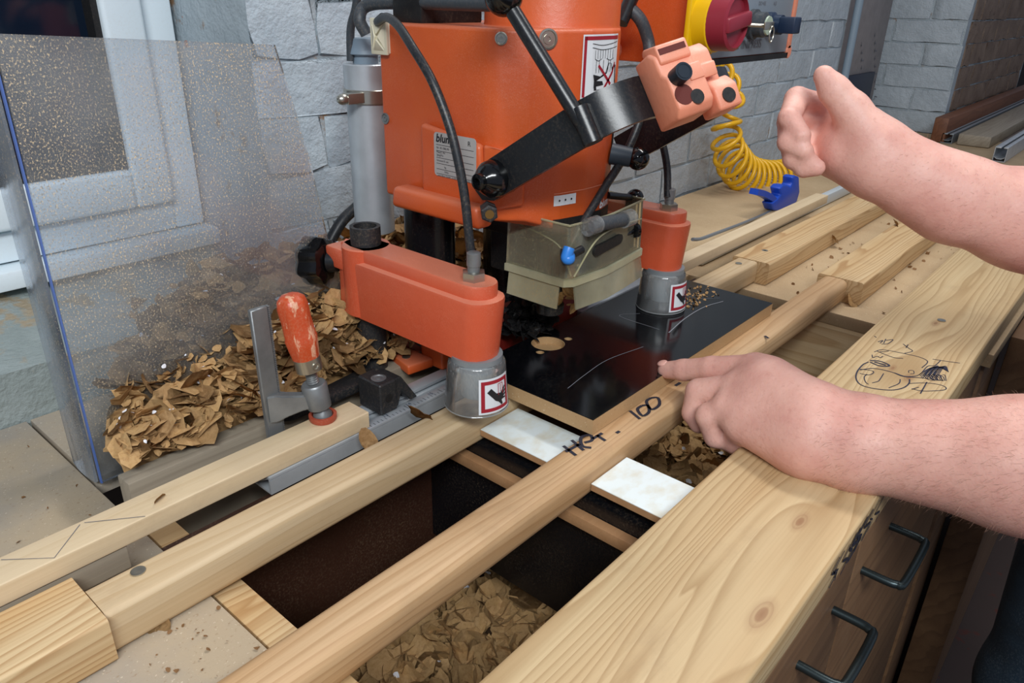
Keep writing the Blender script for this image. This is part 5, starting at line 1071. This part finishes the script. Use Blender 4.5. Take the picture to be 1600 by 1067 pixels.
nail(A(1035, 575, .842) + V(.0005, .001, .0058), A(1041, 578, .842) - A(1068, 578, .826), (-.25, -.1, 1))
def coarse(cn_list, h, k, name, m):
    v_, q_ = sdf_mesh(cn_list, None, h, k); me = bpy.data.meshes.new(name); me.from_pydata((v_ - np.array(org)).tolist(), [], q_.tolist()); me.materials.append(m); me.shade_smooth(); o = bpy.data.objects.new(name, me); C.objects.link(o); o.parent = per; ORG[o.name] = org; return o
M_jean = plain('dark_blue_denim', '142a3a', .85, bump=.4, bscale=900, var=.4, dust=.3, dustcol='8a9498')
hipL, hipR = V(1.06, -.075, -.02), V(1.24, -.14, -.02)
coarse([(tuple(hipL), (1.07, -.08, -.48), .090, .068, .04), ((1.07, -.08, -.48), (1.08, -.13, -.90), .068, .052, .04), (tuple(hipR), (1.25, -.14, -.48), .090, .066, .04), ((1.25, -.14, -.48), (1.26, -.18, -.90), .066, .052, .04), (tuple(hipL), tuple(hipR), .10, .10, .05)], .008, .04, 'jeans', M_jean)
coarse([((.96, -.34, .44), (1.14, -.14, .0), .135, .13, .05), ((.80, -.35, .40), (.73, -.24, .28), .078, .07, .05), ((1.13, -.35, .40), (1.05, -.22, .30), .078, .07, .05), ((.82, -.35, .42), (1.1, -.35, .42), .085, .085, .05)], .008, .04, 'shirt', plain('dark_shirt', '20242c', .9))
coarse([((.96, -.345, .70), (.955, -.335, .735), .086, .088, .03), ((.96, -.39, .66), (.96, -.38, .70), .055, .065, .03)], .006, .03, 'hair', plain('brown_hair', '3a2a1e', .8))
coarse([((1.08, -.15, -.905), (1.07, -.03, -.915), .042, .03, .03), ((1.26, -.2, -.905), (1.26, -.08, -.915), .042, .03, .03)], .006, .03, 'shoes', M_blk2)
# fine arm hair: thin tapering strands rooted on the forearms
rng = np.random.RandomState(3); vs, fs = [], []
def strands(Vv, Qq, a, b_, n, ln):
    a = np.array(a); b_ = np.array(b_); cen = Vv[Qq].mean(1); ab = b_ - a; t_ = ((cen - a) @ ab) / (ab @ ab); ok = np.where((t_ > .02) & (t_ < 1.1))[0]
    nn = np.cross(Vv[Qq[:, 1]] - Vv[Qq[:, 0]], Vv[Qq[:, 2]] - Vv[Qq[:, 0]]); nn /= np.linalg.norm(nn, axis=1)[:, None] + 1e-9; axd = ab / np.linalg.norm(ab)
    rad_ = cen - (a + t_[:, None] * ab); s_ = np.sign((nn * rad_).sum(1)); nn = nn * s_[:, None]
    for i in rng.choice(ok, n):
        p = cen[i] - nn[i] * .0016; d = nn[i] * .35 + (-axd) * .55 + np.array([0, 0, -.25]) + rng.normal(0, .22, 3); d -= 0; d /= np.linalg.norm(d); L = ln * rng.uniform(.5, 1.2); sd = np.cross(d, nn[i]); sd /= np.linalg.norm(sd) + 1e-9; w_ = .00007
        k = len(vs); m_ = p + d * L * .55 + nn[i] * L * .1; e = p + d * L - nn[i] * L * .05; vs.extend([p - sd * w_, p + sd * w_, m_ + sd * w_, m_ - sd * w_, e]); fs.extend([(k, k + 1, k + 2, k + 3), (k + 3, k + 2, k + 4)])
strands(Vl, Ql, A(1285, 672, .700), A(1600, 727, .62), 3800, .009); strands(Vr, Qr, A(1385, 237, .700), A(1600, 338, .70), 900, .008)
me = bpy.data.meshes.new('arm_hair'); me.from_pydata((np.array(vs) - np.array(org)).tolist(), [], fs); me.materials.append(plain('light_brown_hair', '9a7460', .6)); o = bpy.data.objects.new('arm_hair', me); C.objects.link(o); o.parent = per; o['kind'] = 'stuff'
